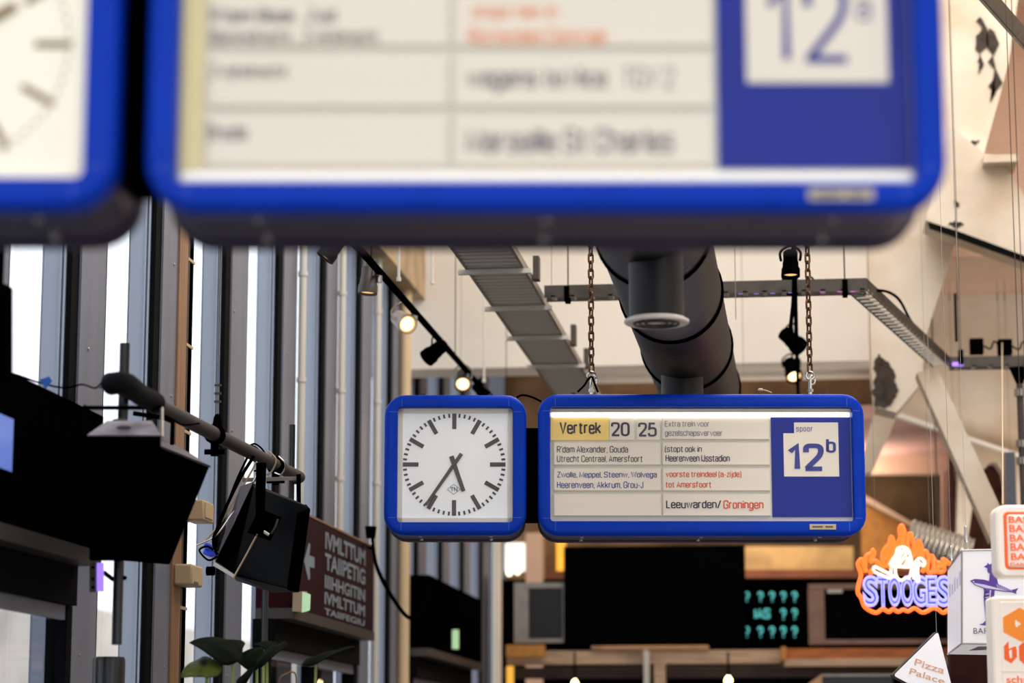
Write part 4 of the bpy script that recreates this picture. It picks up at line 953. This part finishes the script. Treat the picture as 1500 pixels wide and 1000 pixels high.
pl('trim_47', [(1310, 602), (1500, 666), (2100, 870), (2100, 876), (1500, 671), (1308, 608)], 25.4, .15, M_white)
pl('trim_48', [(1282, 596), (1315, 605), (1276, 692), (1258, 692)], 24.2, .3, M_plast)
# pink soffit behind and its beam
z0 = at(1350, 612, 26.0).z
struct(MB().box((at(1262, 640, 26).x, 26.0, z0), (at(1440, 640, 26).x, 29.5, z0 + .15)).build('trim_49', M_pinkd))
pl('trim_50', [(1262, 660), (1410, 660), (1404, 692), (1258, 692)], 29.4, .3, M_pink)
pl('trim_52', [(1300, 640), (1330, 640), (1330, 656), (1312, 658), (1296, 655)], 29.2, .1, M_scar)
# white wall with round-headed opening, brick behind
arch = [(1404, 690), (1412, 640), (1505, 668), (2100, 870), (2100, 1100), (1474, 1100), (1474, 800), (1473, 715), (1468, 690), (1459, 677), (1451, 676), (1441, 686), (1432, 708), (1424, 745), (1416, 800), (1414, 1100), (1396, 1100)]
pl('wall_arch', arch, 25.9, .3, M_plast)
pl('wall_brick', [(1390, 650), (1560, 650), (1560, 1100), (1390, 1100)], 28.0, .2, M_brick)
pl('trim_53', [(1380, 690), (1393, 690), (1393, 790), (1380, 790)], 29.0, .2, M_pink)
tag(MB().box((at(1473, 700, 23).x, 23.0, 0), (at(1488, 700, 23).x, 23.25, at(1480, 662, 23).z)).build('steel_column', mat('slate_steel', '#4b4e54', 0.4, metal=.4)), 'slate grey steel column beside the arched opening', 'column')
rp = thing('rod_post', 'dark steel post with clamps at the picture edge under the tray', 'post', (at(1495, 600, 21).x, 21, 0))
MB().tube([(at(1495, 600, 21).x, 21, 0), (at(1495, 600, 21).x, 21, at(1495, 545, 21).z)], .03, 10).build('shaft', M_galvd, rp)
MB().lathe([(0, .03), (.14, .09)], (at(1495, 600, 21).x, 21, at(1495, 562, 21).z), (0, 0, 1), 10).build('flare', M_black, rp)
for py in (580, 655, 680): MB().lathe([(0, .05), (.06, .05)], (at(1495, 600, 21).x, 21, at(1495, py, 21).z), (0, 0, 1), 12).build('clamp', M_galv, rp)
# slanted strip in the brown wall zone, ducts and beams behind the board
pl('trim_54', [(1262, 722), (1345, 770), (1345, 776), (1262, 732)], 31.0, .2, M_pink)
pl('trim_55', [(1262, 736), (1345, 778), (1345, 860), (1262, 860)], 31.2, .2, M_cork)
pl('trim_56', [(1088, 800), (1250, 800), (1250, 838), (1088, 838)], 31.0, .2, mat('tan_stained_plaster', '#c2a06c', .8, var=.4, scale=1.5))
pl('trim_57', [(1086, 834), (1395, 834), (1395, 846), (1086, 846)], 30.9, .25, mat('reddish_timber', '#7a4426', .6, var=.3, scale=3))
tg = thing('profile_rail', 'galvanised slotted steel profile slanting across the top corner', 'steel profile', at(1470, 40, 17))
c0, c1 = at(1418, -20, 16.0), at(1530, 105, 18.5)
c0, c1 = c0 - (c1 - c0) * .6, c1 + (c1 - c0) * .8
dv = (c1 - c0).normalized(); nn = Vector((0.55, -.1, .6)); nn = (nn - dv * nn.dot(dv)).normalized() * .11; dd = dv.cross(nn).normalized() * .10
MB().prism([c0, c0 + nn, c0 + nn + dd * .08, c0 + dd * .08], c1 - c0).build('flange', M_galv, tg)
MB().prism([c0, c0 + dd, c0 + dd - nn.normalized() * .008, c0 - nn.normalized() * .008], c1 - c0).build('web', M_galvd, tg)
for f_ in (.25, .9):
    q = c0 + (c1 - c0) * f_; MB().tube([q, Vector((q.x, q.y, 10.5))], .004, 5).build('hanger', M_galvd, tg)
for k in range(18):
    q = c0 + (c1 - c0) * (k + .5) / 18 + nn * .5
    MB().lathe([(-.004, .014), (.004, .014)], q - dd.normalized() * .006, dd, 10).build('hole_ring', M_find, tg)
# silver flexible duct behind the neon
fd = MB(); a, b = at(1330, 786, 24), at(1420, 815, 24)
prof = []
L = (b - a).length
for k in range(26): prof.append((L * k / 25, .175 + (.014 if k % 2 else -.006)))
fd.lathe(prof, a, b - a, 28); fdo = thing('flexible_duct', 'silver ribbed flexible duct behind the neon sign', 'duct', (a + b) / 2)
fd.build('hose', mat('silver_foil', '#b6b0a6', .35, metal=.8), fdo, smooth=60)
MB().tube([a + (b - a) * .5 + Vector((0, 0, .17)), Vector(((a + b).x / 2, 24, 10.5))], .008, 6).build('strap', M_galvd, fdo)

# ------------------------------------------------------------------ hanging shop signs
def frame_at(px, py, d): return P(px, py, d)
class SL:                                             # a sign's own frame: photo pixels at one depth -> local x, z
    def __init__(s, t, px, py, d): s.t, s.px, s.py, s.k = t, px, py, d / F
    def __call__(s, x, y, yy=0.0): return Vector(((x - s.px) * s.k, yy, (s.py - y) * s.k))
# neon
nd = 18.6
neon = thing('neon_sign', 'neon sign with blue letters, white figure and orange flames', 'neon sign', P(1325, 840, nd), YAW)
nl = SL(neon, 1325, 840, nd)
def zp(x, y): return (1245 + x / 6.664, 760 + y / 6.664)
def ntube(zpts, m, r, name, yy=0.0, closed=False, raw=False):
    pts = [nl(*(zp(x, y)), yy) for x, y in zpts]
    return MB().tube(smoothpath(pts, 5, closed), r, 8, closed=closed).build(name, m, neon, local=True)
flames = [[(1060, 880), (1000, 905), (950, 885), (900, 912), (850, 880), (800, 868), (740, 898), (690, 908), (620, 868), (560, 898), (510, 882), (460, 902), (410, 878), (370, 903), (310, 878), (240, 912), (140, 858), (105, 770), (72, 712), (88, 620), (108, 540), (80, 440), (118, 392), (138, 470), (165, 515)],
          [(150, 520), (150, 440), (165, 360), (212, 335), (230, 300), (238, 345), (200, 410), (250, 405), (300, 450), (330, 470), (322, 380), (340, 300), (390, 245), (412, 172), (434, 230), (420, 300), (395, 380), (360, 470)],
          [(440, 300), (475, 240), (500, 180), (498, 95), (520, 62), (542, 130), (522, 250), (560, 280), (590, 140), (620, 200), (632, 290), (600, 365), (640, 350), (670, 290), (682, 212), (704, 290), (676, 380)],
          [(500, 270), (530, 200), (545, 120)], [(345, 400), (370, 330), (405, 250), (415, 200)], [(600, 330), (570, 250), (590, 180)],
          [(705, 520), (735, 440), (712, 350), (745, 312), (772, 380), (758, 500), (800, 520), (822, 440), (800, 352), (842, 420), (880, 430), (858, 510), (920, 500), (910, 392), (975, 435), (1040, 480)],
          [(190, 500), (215, 520), (185, 530)], [(840, 530), (850, 470), (900, 460), (960, 420)]]
for f in flames: ntube(f, M_neono, .0165, 'flame_tube')
white = [[(385, 452), (415, 400), (450, 350), (468, 292), (520, 275), (568, 296), (590, 350), (606, 440), (590, 540), (560, 590)],
         [(400, 450), (440, 400), (480, 340), (500, 300)], [(430, 450), (470, 400), (510, 330), (540, 300)], [(470, 460), (500, 420), (540, 360), (560, 320)], [(520, 470), (550, 430), (570, 370)],
         [(390, 455), (440, 462), (520, 470), (570, 470)], [(560, 480), (585, 440), (590, 400)],
         [(236, 460), (232, 510), (300, 545), (385, 580), (392, 545), (310, 500), (236, 460)],
         [(440, 480), (450, 560), (490, 600), (540, 580)], [(400, 480), (400, 540), (430, 570)],
         [(620, 590), (630, 480), (650, 410), (690, 385), (730, 420), (715, 460), (675, 440), (660, 520), (668, 600), (640, 612)], [(640, 560), (650, 470), (690, 420)]]
for f in white: ntube(f, M_neonw, .013, 'figure_tube', -.012)
xs = [(118, 275), (262, 372), (368, 492), (490, 618), (600, 748), (735, 850), (835, 985)]
for ch, (xa, xb) in zip('STOOGES', xs):
    A = nl(*zp(xa, 858)); B = nl(*zp(xb, 548))
    text_mb(ch, A.x + .012, B.x - .012, A.z + .012, B.z - .012, .03, .0, .008).build('letter_glow_plate', mat('blue_glow_fill', '#5c5ee0', .4), neon, local=True, smooth=0)  # added plate, the tubes' glow inside the letter is its blue
    text_mb(ch, A.x, B.x, A.z, B.z, 0.0, .02, outline=.045).build('letter_tube', M_neonb, neon, local=True, smooth=60)
for px in (1285, 1365):
    MB().tube([nl(px, 800, .04), nl(px, 800, .04) + Vector((0, 0, 10.5 - nl(px, 800).z - P(1325, 840, nd).z))], .0014, 6).build('hanging_wire', M_galv, neon, local=True)
MB().tube([nl(1262, 845, .03), nl(1400, 845, .03)], .012, 8).build('support_bar', M_black, neon, local=True)
MB().tube([nl(1262, 885, .03), nl(1400, 885, .03)], .012, 8).build('support_bar', M_black, neon, local=True)
# white lightbox
ld = 14.2
lb = thing('lightbox_sign', 'white hanging lightbox printed with a violet figure carrying a big fish', 'sign', P(1440, 875, ld), 0)
fA, fB = (1410, 806, 1500, 942), 15.7
def lw(x, y, d): return P(x, y, d)
b8 = [lw(1409, 942, ld), lw(1520, 944, ld), lw(1520, 804, ld), lw(1409, 806, ld)]
dx = 1.5
bk = [q + Vector((0, dx, 0)) for q in b8]
MB().hexa(b8 + bk).build('acrylic_body', M_lbox, lb, smooth=0, bevel=.006)
MB().tube([b8[3], b8[2]], .006, 6).tube([b8[0], b8[3]], .006, 6).tube([b8[3], bk[3]], .006, 6).tube([b8[0], bk[0]], .006, 6).tube([b8[0], b8[1]], .006, 6).build('edge_trim', mat('pale_steel_edge', '#b9b6b4', .4, metal=.5), lb)
def lp_print(pts, m, name, yy=-.006):
    o = b8[0]
    return MB().prism([P(x, y, ld) * 1.0 + Vector((0, yy, 0)) for x, y in pts], (0, .003, 0)).build(name, m, lb, smooth=0)
def zz(x, y): return (1220 + x / 3.846, 740 + y / 3.846)
fish = [zz(*p) for p in ((772, 424), (800, 414), (850, 418), (905, 432), (960, 456), (1005, 476), (1030, 470), (1046, 464), (1032, 486), (1034, 500), (1010, 490), (960, 486), (920, 480), (860, 472), (800, 450))]
lp_print(fish, M_sviolet, 'fish_print')
lp_print([zz(*p) for p in ((790, 436), (850, 446), (920, 464), (990, 484), (930, 476), (860, 466), (805, 448))], M_svl, 'fish_print', -.009)
body = [[(850, 345), (868, 335), (872, 322), (880, 334), (896, 326), (898, 340), (912, 350), (896, 354), (872, 356)],
        [(870, 356), (896, 354), (898, 372), (890, 384), (876, 382), (870, 370)],
        [(884, 384), (902, 372), (922, 392), (930, 440), (922, 470), (900, 480), (870, 472), (850, 480), (848, 468), (878, 456), (880, 420)],
        [(852, 474), (884, 476), (880, 540), (882, 600), (880, 668), (862, 668), (856, 600), (850, 540)],
        [(892, 476), (912, 480), (906, 540), (896, 600), (884, 590), (884, 540)],
        [(822, 672), (845, 664), (858, 650), (880, 652), (882, 674), (850, 676)],
        [(852, 484), (870, 480), (862, 512), (848, 524)]]
for bpts in body: lp_print([zz(*p) for p in bpts], M_sviolet, 'figure_print', -.008)
for k in range(9): lp_print([zz(858, 500 + 18 * k), zz(880, 496 + 18 * k), zz(880, 500 + 18 * k), zz(858, 504 + 18 * k)], M_svl, 'figure_print', -.011)
for k in range(8): lp_print([zz(922 + 11 * k, 446 + 4 * k), zz(926 + 11 * k, 446 + 4 * k), zz(934 + 11 * k, 470 + 2 * k), zz(930 + 11 * k, 470 + 2 * k)], M_svl, 'fish_print', -.011)
lp_print([zz(*p) for p in ((788, 428), (794, 426), (796, 432), (790, 433))], M_lbox, 'fish_print', -.011)
a = P(1426, 928, ld); b = P(1448, 919.5, ld)
text_mb('BAR', a.x, b.x, a.z, b.z, a.y - .006, -.004, .003).build('lettering', M_ink, lb, smooth=0)
# faint prints on the long side and a print on the underside
for k, (za, zb2) in enumerate(((.80, .52), (.42, .16))):
    o = b8[3]; h = (b8[3].z - b8[0].z)
    for j in range(5):
        y0 = o.y + .12 + j * .26
        MB().box((o.x - .004, y0, b8[0].z + h * zb2), (o.x - .001, y0 + .17, b8[0].z + h * za * (1 - .05 * (j % 2)))).build('side_print', M_svl, lb)
o = b8[0]
MB().prism([(o.x + .12, o.y + .35, o.z - .004), (o.x + .5, o.y + .25, o.z - .004), (o.x + .52, o.y + .6, o.z - .004), (o.x + .3, o.y + .7, o.z - .004), (o.x + .1, o.y + .9, o.z - .004)], (0, 0, .003)).build('underside_print', M_inkl, lb, smooth=0)
for k, (q, w) in enumerate(((b8[3] + Vector((.03, .05, 0)), 0), (bk[3] + Vector((.02, -.1, 0)), 1))):
    MB().tube([q, q + Vector((0, 0, .06))], .004, 6).lathe([(.05, .003), (.06, .011), (.14, .011), (.15, .004)], q, (0, 0, 1), 10).tube([q + Vector((0, 0, .14)), Vector((q.x, q.y, 10.5))], .0016, 5).build('hanging_wire', M_chrome, lb)
# rounded orange sign with five BAR lines
od = 13.0
so = thing('rounded_sign', 'rounded sign with orange border and BAR printed five times', 'sign', P(1520, 792, od), YAW)
ol = SL(so, 1520, 792, od)
def rr_sign(t, L_, x0, y0, x1, y1, rpx, ya, yb, name, m, par=None):
    a, b = L_(x0, y1), L_(x1, y0); k = L_.k
    cx, cz = (a.x + b.x) / 2, (a.z + b.z) / 2; hw, hh = (b.x - a.x) / 2, (b.z - a.z) / 2; e = .012
    return MB().loops([rrect(hw - e, hh - e, rpx * k, ya, cx, cz), rrect(hw, hh, rpx * k + e, ya + e, cx, cz), rrect(hw, hh, rpx * k + e, yb, cx, cz)], True, True).build(name, m, t, local=True, smooth=40)
rr_sign(so, ol, 1460, 739, 1580, 845, 10, 0, .16, 'body', M_lbox2)
A = rr_sign(so, ol, 1468.5, 747, 1572, 836, 6, -.004, .004, 'border', M_sorange)
rr_sign(so, ol, 1475.5, 753.5, 1565, 830.5, 1.5, -.018, -.004, 'inner_face', M_lbox2)
for i, (yt, yb_) in enumerate(((756, 766), (769, 779.5), (783, 793.5), (796, 807), (810.5, 820.5))):
    a, b = ol(1477.5 + i * .4, yb_), ol(1509 + i * .4, yt); text_mb('BAR', a.x, b.x, a.z, b.z, -.024, .012, .004).build('lettering', M_sorange, so, local=True, smooth=0)
a, b = ol(1478, 829), ol(1512, 824); text_mb('DANCE', a.x, b.x, a.z, b.z, -.024, .0, .004).build('lettering', M_sorange, so, local=True, smooth=0)
q_t = so
for px in (1515, 1560): q = ol(px, 740, .08); MB().tube([q, q + Vector((0, 0, 10.5 - q.z - world_of(q_t).translation.z))], .0025, 6).build('hanging_wire', M_galvd, so, local=True)
# blackletter sign
bd = 13.2
sb = thing('square_sign', 'white sign with orange hexagon emblem above blackletter lettering', 'sign', P(1520, 940, bd), YAW)
bl = SL(sb, 1520, 940, bd)
rr_sign(sb, bl, 1454.5, 873, 1590, 1060, 3, 0, .18, 'body', M_lbox2)
rr_sign(sb, bl, 1464, 879, 1582, 1050, 2, -.004, .002, 'face', M_lbox2)
def bprint(pts, m, name, yy=-.008): return MB().prism([bl(x, y, yy) for x, y in pts], (0, .003, 0)).build(name, m, sb, local=True, smooth=0)
bprint([(1470, 904), (1495, 890), (1520, 903), (1520, 930), (1497, 940), (1470, 926)], M_samber, 'hexagon_emblem')
bprint([(1488, 908), (1496, 914), (1489, 919), (1487, 914)], M_lbox2, 'hexagon_emblem', -.012)
bprint([(1500, 922), (1507, 917), (1507, 924), (1502, 927)], M_lbox2, 'hexagon_emblem', -.012)
bprint([(1470, 946), (1477, 939), (1477, 950), (1487, 946), (1488.5, 950), (1488.5, 962), (1480, 971), (1470, 965)], M_sorange, 'lettering')
bprint([(1477, 953), (1481, 951), (1481, 963), (1478, 964)], M_lbox2, 'lettering', -.012)
bprint([(1492, 946), (1499, 940), (1508, 946), (1508, 966), (1500, 973), (1492, 966)], M_sorange, 'lettering')
bprint([(1464, 983), (1540, 983), (1540, 983.6), (1464, 983.6)], M_spink, 'lettering', -.007)
a, b = bl(1472, 1000), bl(1512, 989); text_mb('schre', a.x, b.x, a.z, b.z, -.008, .01, .003).build('lettering', M_sorange, sb, local=True, smooth=0)
q_t = sb
for px in (1512, 1575): q = bl(px, 874, .09); MB().tube([q, q + Vector((0, 0, 10.5 - q.z - world_of(q_t).translation.z))], .0025, 6).build('hanging_wire', M_galvd, sb, local=True)
# triangular sign
pd_ = 16.0
tr = thing('triangular_sign', 'rounded white triangle sign reading Pizza Palace in pale orange', 'sign', P(1360, 975, pd_), YAW)
tl = SL(tr, 1360, 975, pd_)
def tri(inset, yy, dpt, m, name):
    c = Vector((1363, 985)); out = []
    P3 = [Vector((1306, 989)), Vector((1375.5, 923)), Vector((1402, 1040))]
    P3 = [p + (c - p).normalized() * inset for p in P3]
    pts = []
    for i in range(3):
        p, a, b = P3[i], P3[i - 1], P3[(i + 1) % 3]
        u, v = p + (a - p).normalized() * 5, p + (b - p).normalized() * 5
        for k in range(6):
            t = k / 5; pts.append((1 - t) ** 2 * u + 2 * t * (1 - t) * p + t * t * v)
    MB().prism([tl(q.x, q.y, yy) for q in pts], (0, dpt, 0)).build(name, m, tr, local=True, smooth=0)
tri(0, 0, .12, mat('dark_green_rim', '#20241c', .5), 'rim'); tri(2.2, -.006, .008, M_lbox, 'face')
for s, (xa, xb, yt, yb_) in (('Pizza', (1339, 1384, 966, 985)), ('Palace', (1331, 1384, 981, 999))):
    a, b = tl(xa, yb_), tl(xb, yt); text_mb(s, a.x, b.x, a.z + .02, b.z - .02, -.010, .01, .003, rot=math.radians(-17)).build('lettering', M_spink, tr, local=True, smooth=0)
q_t = tr; q = tl(1375.5, 930, .06); MB().tube([q, q + Vector((0, 0, 10.5 - q.z - world_of(q_t).translation.z))], .0012, 6).build('hanging_wire', M_galvl, tr, local=True)
# dark wooden panel under the lightbox
tag(MB().box((at(1392, 980, 18).x, 18.0, 0), (at(1456, 980, 18).x, 18.3, at(1420, 957, 18).z)).build('timber_pillar', M_maho), 'dark mahogany pillar below the white lightbox', 'pillar')

# ------------------------------------------------------------------ bar at the far end
BY = 29.5
def bthing(name, label, cat, px, py, Y, group=None): return thing(name, label, cat, at(px, py, Y), 0, group)
tv = bthing('big_screen', 'large switched-off black screen below the departure board', 'screen', 960, 940, 28.35)
fbox(828, 800, 1090, 943, 28.32, .08).build('panel', mat('black_screen_glass', '#010203', .8, spec=.02), tv, bevel=.01)
fbox(826, 799, 1092, 945.5, 28.34, .1).build('frame', M_black, tv)
fbox(950, 930, 968, 946, 28.44, .06).build('bracket', M_black, tv)
fs_ = bthing('framed_board', 'silver framed dark panel left of the large black screen', 'board', 790, 940, 28.42)
for q in ((753, 853, 833, 861), (753, 935, 833, 941)): fbox(*q, 28.42, .08).build('frame', M_oak if False else mat('silver_frame', '#9d968f', .5, metal=.2, var=.2, scale=6), fs_)
fbox(753, 861, 774, 935, 28.42, .08).build('frame', MATS['silver_frame'], fs_); fbox(824, 861, 833, 935, 28.42, .08).build('frame', MATS['silver_frame'], fs_)
fbox(757, 941, 830, 952.5, 28.44, .06).build('plinth', M_black, fs_)
fbox(773, 860, 825, 936, 28.45, .05).build('panel', M_blackg, fs_)
led = bthing('led_board', 'black board with three rows of teal glowing characters', 'display', 1135, 940, 28.45)
fbox(1086, 848, 1184, 944, 28.45, .1).build('panel', M_black, led)
fbox(1090, 944, 1140, 952.5, 28.47, .08).build('plinth', M_black, led)
def ledtext(s, x0, x1, y0, y1):
    a, b = at(x0, y1, 28.43), at(x1, y0, 28.43); stroke_mb(s, a.x, b.x, a.z, b.z, 28.435, .2).build('lettering', M_led, led, smooth=0)
for row, xs_ in (((866, 881), (1094, 1114, 1131, 1147.5, 1164)), ((891, 907), (1147.5, 1164)), ((917, 933), (1094, 1114, 1131, 1147.5, 1164))):
    for x in xs_: ledtext('?', x - 4, x + 4, *row)
ledtext('IAS', 1105, 1128, 890, 906)
cb = bthing('framed_board', 'wide black board in a brown frame behind the neon sign', 'board', 1290, 940, 28.45)
for q in ((1184, 854, 1400, 862), (1184, 936, 1400, 943), (1184, 862, 1208, 936), (1392, 862, 1400, 936)): fbox(*q, 28.45, .08).build('frame', mat('brown_frame', '#8a6a58', .55, var=.2, scale=5), cb)
fbox(1190, 943, 1396, 949.5, 28.47, .06).build('plinth', M_black, cb)
fbox(1207, 861, 1393, 937, 28.48, .05).build('panel', mat('black_slate', '#020203', .8, spec=.03), cb)
tag(fbox(1212, 862, 1234, 868, 28.47, .012).build('paper_note', M_strip), 'white paper strip on the wide black board corner', 'paper')
def plank(px0, py0, px1, py1, Y, d, m, label, name='timber_beam'): return tag(fbox(px0, py0, px1, py1, Y, d).build(name, m, bevel=.006), label, 'beam')
plank(742, 952, 1144, 972, 28.4, .25, M_oak, 'long pale timber beam under the large black screen')
plank(866, 945, 1038, 951, 28.3, .2, mat('tan_timber', '#b98a62', .6, var=.3, scale=4), 'thin tan board lying on the pale beam under the large screen')
plank(741, 944, 797, 962, 28.2, .15, M_cork, 'short orange tan block at the beam end near the window wall')
plank(1144, 947, 1152, 967, 28.2, .2, M_cork, 'tiny tan block at the joint between pale and orange beams')
plank(1152, 949, 1400, 964, 28.4, .2, M_orange, 'orange stained timber beam below the wide framed board')
plank(1148, 964, 1400, 975, 28.3, .25, M_oak, 'pale timber strip below the orange beam')
plank(735, 976, 1400, 992, 28.8, .2, mat('dark_brown_timber', '#3c2a24', .6, var=.3, scale=4), 'dark brown timber rail below the beams of the bar')
tag(MB().box((at(958, 980, 28.35).x, 28.35, 0), (at(974, 980, 28.35).x, 28.6, at(965, 972, 28.35).z)).build('timber_post', M_oak), 'pale timber post standing under the beam', 'post')
tag(MB().box((at(943, 980, 28.2).x, 28.2, 0), (at(951, 980, 28.2).x, 28.3, at(947, 952, 28.2).z)).build('white_post', M_galvl), 'thin white post in front of the timber post', 'post')
struct(fbox(735, 846, 1400, 1110, 31.6, .1).build('wall_bar', M_black))
tag(fbox(737, 795, 768, 836, 33.1, .1).build('lit_window', M_wp), 'bright small window at the end of the window wall', 'window')
tag(MB().box((at(770, 800, 31.5).x, 31.5, 0), (at(794, 800, 31.5).x, 31.8, at(782, 780, 31.5).z)).build('pink_pillar', M_pink), 'pinkish pillar beside the bright small window', 'pillar')
tag(fbox(815, 790, 828, 838, 33.1, .1).build('glowing_panel', mat('amber_lit_panel', (1.0, .48, .05), .5, emit=.7)), 'narrow amber lit panel by the pillar', 'panel')
tag(fbox(770, 836, 830, 848, 32.6, .6).build('wooden_shelf', MATS['reddish_timber']), 'reddish shelf between the pillar and the large screen', 'shelf')
def bulb(px, py, Y, r, label, g='glowing bulbs at the bar'):
    t = thing('light_bulb', label, 'light bulb', at(px, py, Y), 0, g); c = at(px, py, Y)
    MB().lathe([(-r, r * .2), (-r * .8, r * .65), (-r * .2, r), (r * .4, r * .85), (r * .9, r * .45), (r * 1.2, r * .35)], c, (0, 0, 1), 16).build('globe', M_bulb, t)
    MB().tube([c + Vector((0, 0, r * 1.15)), Vector((c.x, c.y, at(px, 955, Y).z))], .012, 6).lathe([(r * 1.1, r * .4), (r * 1.8, r * .4)], c, (0, 0, 1), 12).build('holder', M_black, t)
bulb(1067, 996, 27.8, .045, 'glowing warm bulb below the beam, bright one under the large screen')
bulb(842, 1000, 27.8, .04, 'glowing warm bulb at the bottom edge left of the posts')
for i, (px, py, lab) in enumerate(((746, 839, 'pale glowing bulb under the bright small window, nearer the white post'), (758, 837, 'pale glowing bulb under the bright small window, nearer the pillar'))):
    c = at(px, py, 32.95); t = thing('light_bulb', lab, 'light bulb', c, 0, 'pale bulbs by the small window')
    MB().lathe([(-.04, .01), (-.03, .03), (0, .042), (.03, .03), (.05, .015)], c, (0, 0, 1), 14).build('globe', mat('pale_bulb', (1, .95, .7), .4, emit=2.5), t)
    MB().tube([c + Vector((0, 0, .045)), c + Vector((0, 0, .1)), c + Vector((0, .25, .1))], .01, 6).build('holder', M_black, t)
tag(fbox(742, 975, 752, 1020, 28.3, .05).build('amber_strip', mat('amber_lit_strip', (1.0, .5, .06), .5, emit=.5)), 'short amber lit strip below the beam near the window wall', 'panel')
kc = bthing('menu_case', 'dark glazed case with tan side under the orange beam', 'case', 1230, 1000, 27.6)
MB().hexa([at(1185, 1000, 27.4), at(1204, 987, 27.4), at(1204, 1040, 27.4), at(1185, 1040, 27.4), at(1186, 1000, 27.8), at(1205, 987, 27.8), at(1205, 1040, 27.8), at(1186, 1040, 27.8)]).build('side', MATS['tan_timber'], kc)
fbox(1204, 990, 1308, 1050, 27.5, .4).build('body', M_blackg, kc)
fbox(1204, 987, 1308, 990, 27.45, .4).build('top_edge', MATS['silver_frame'], kc)
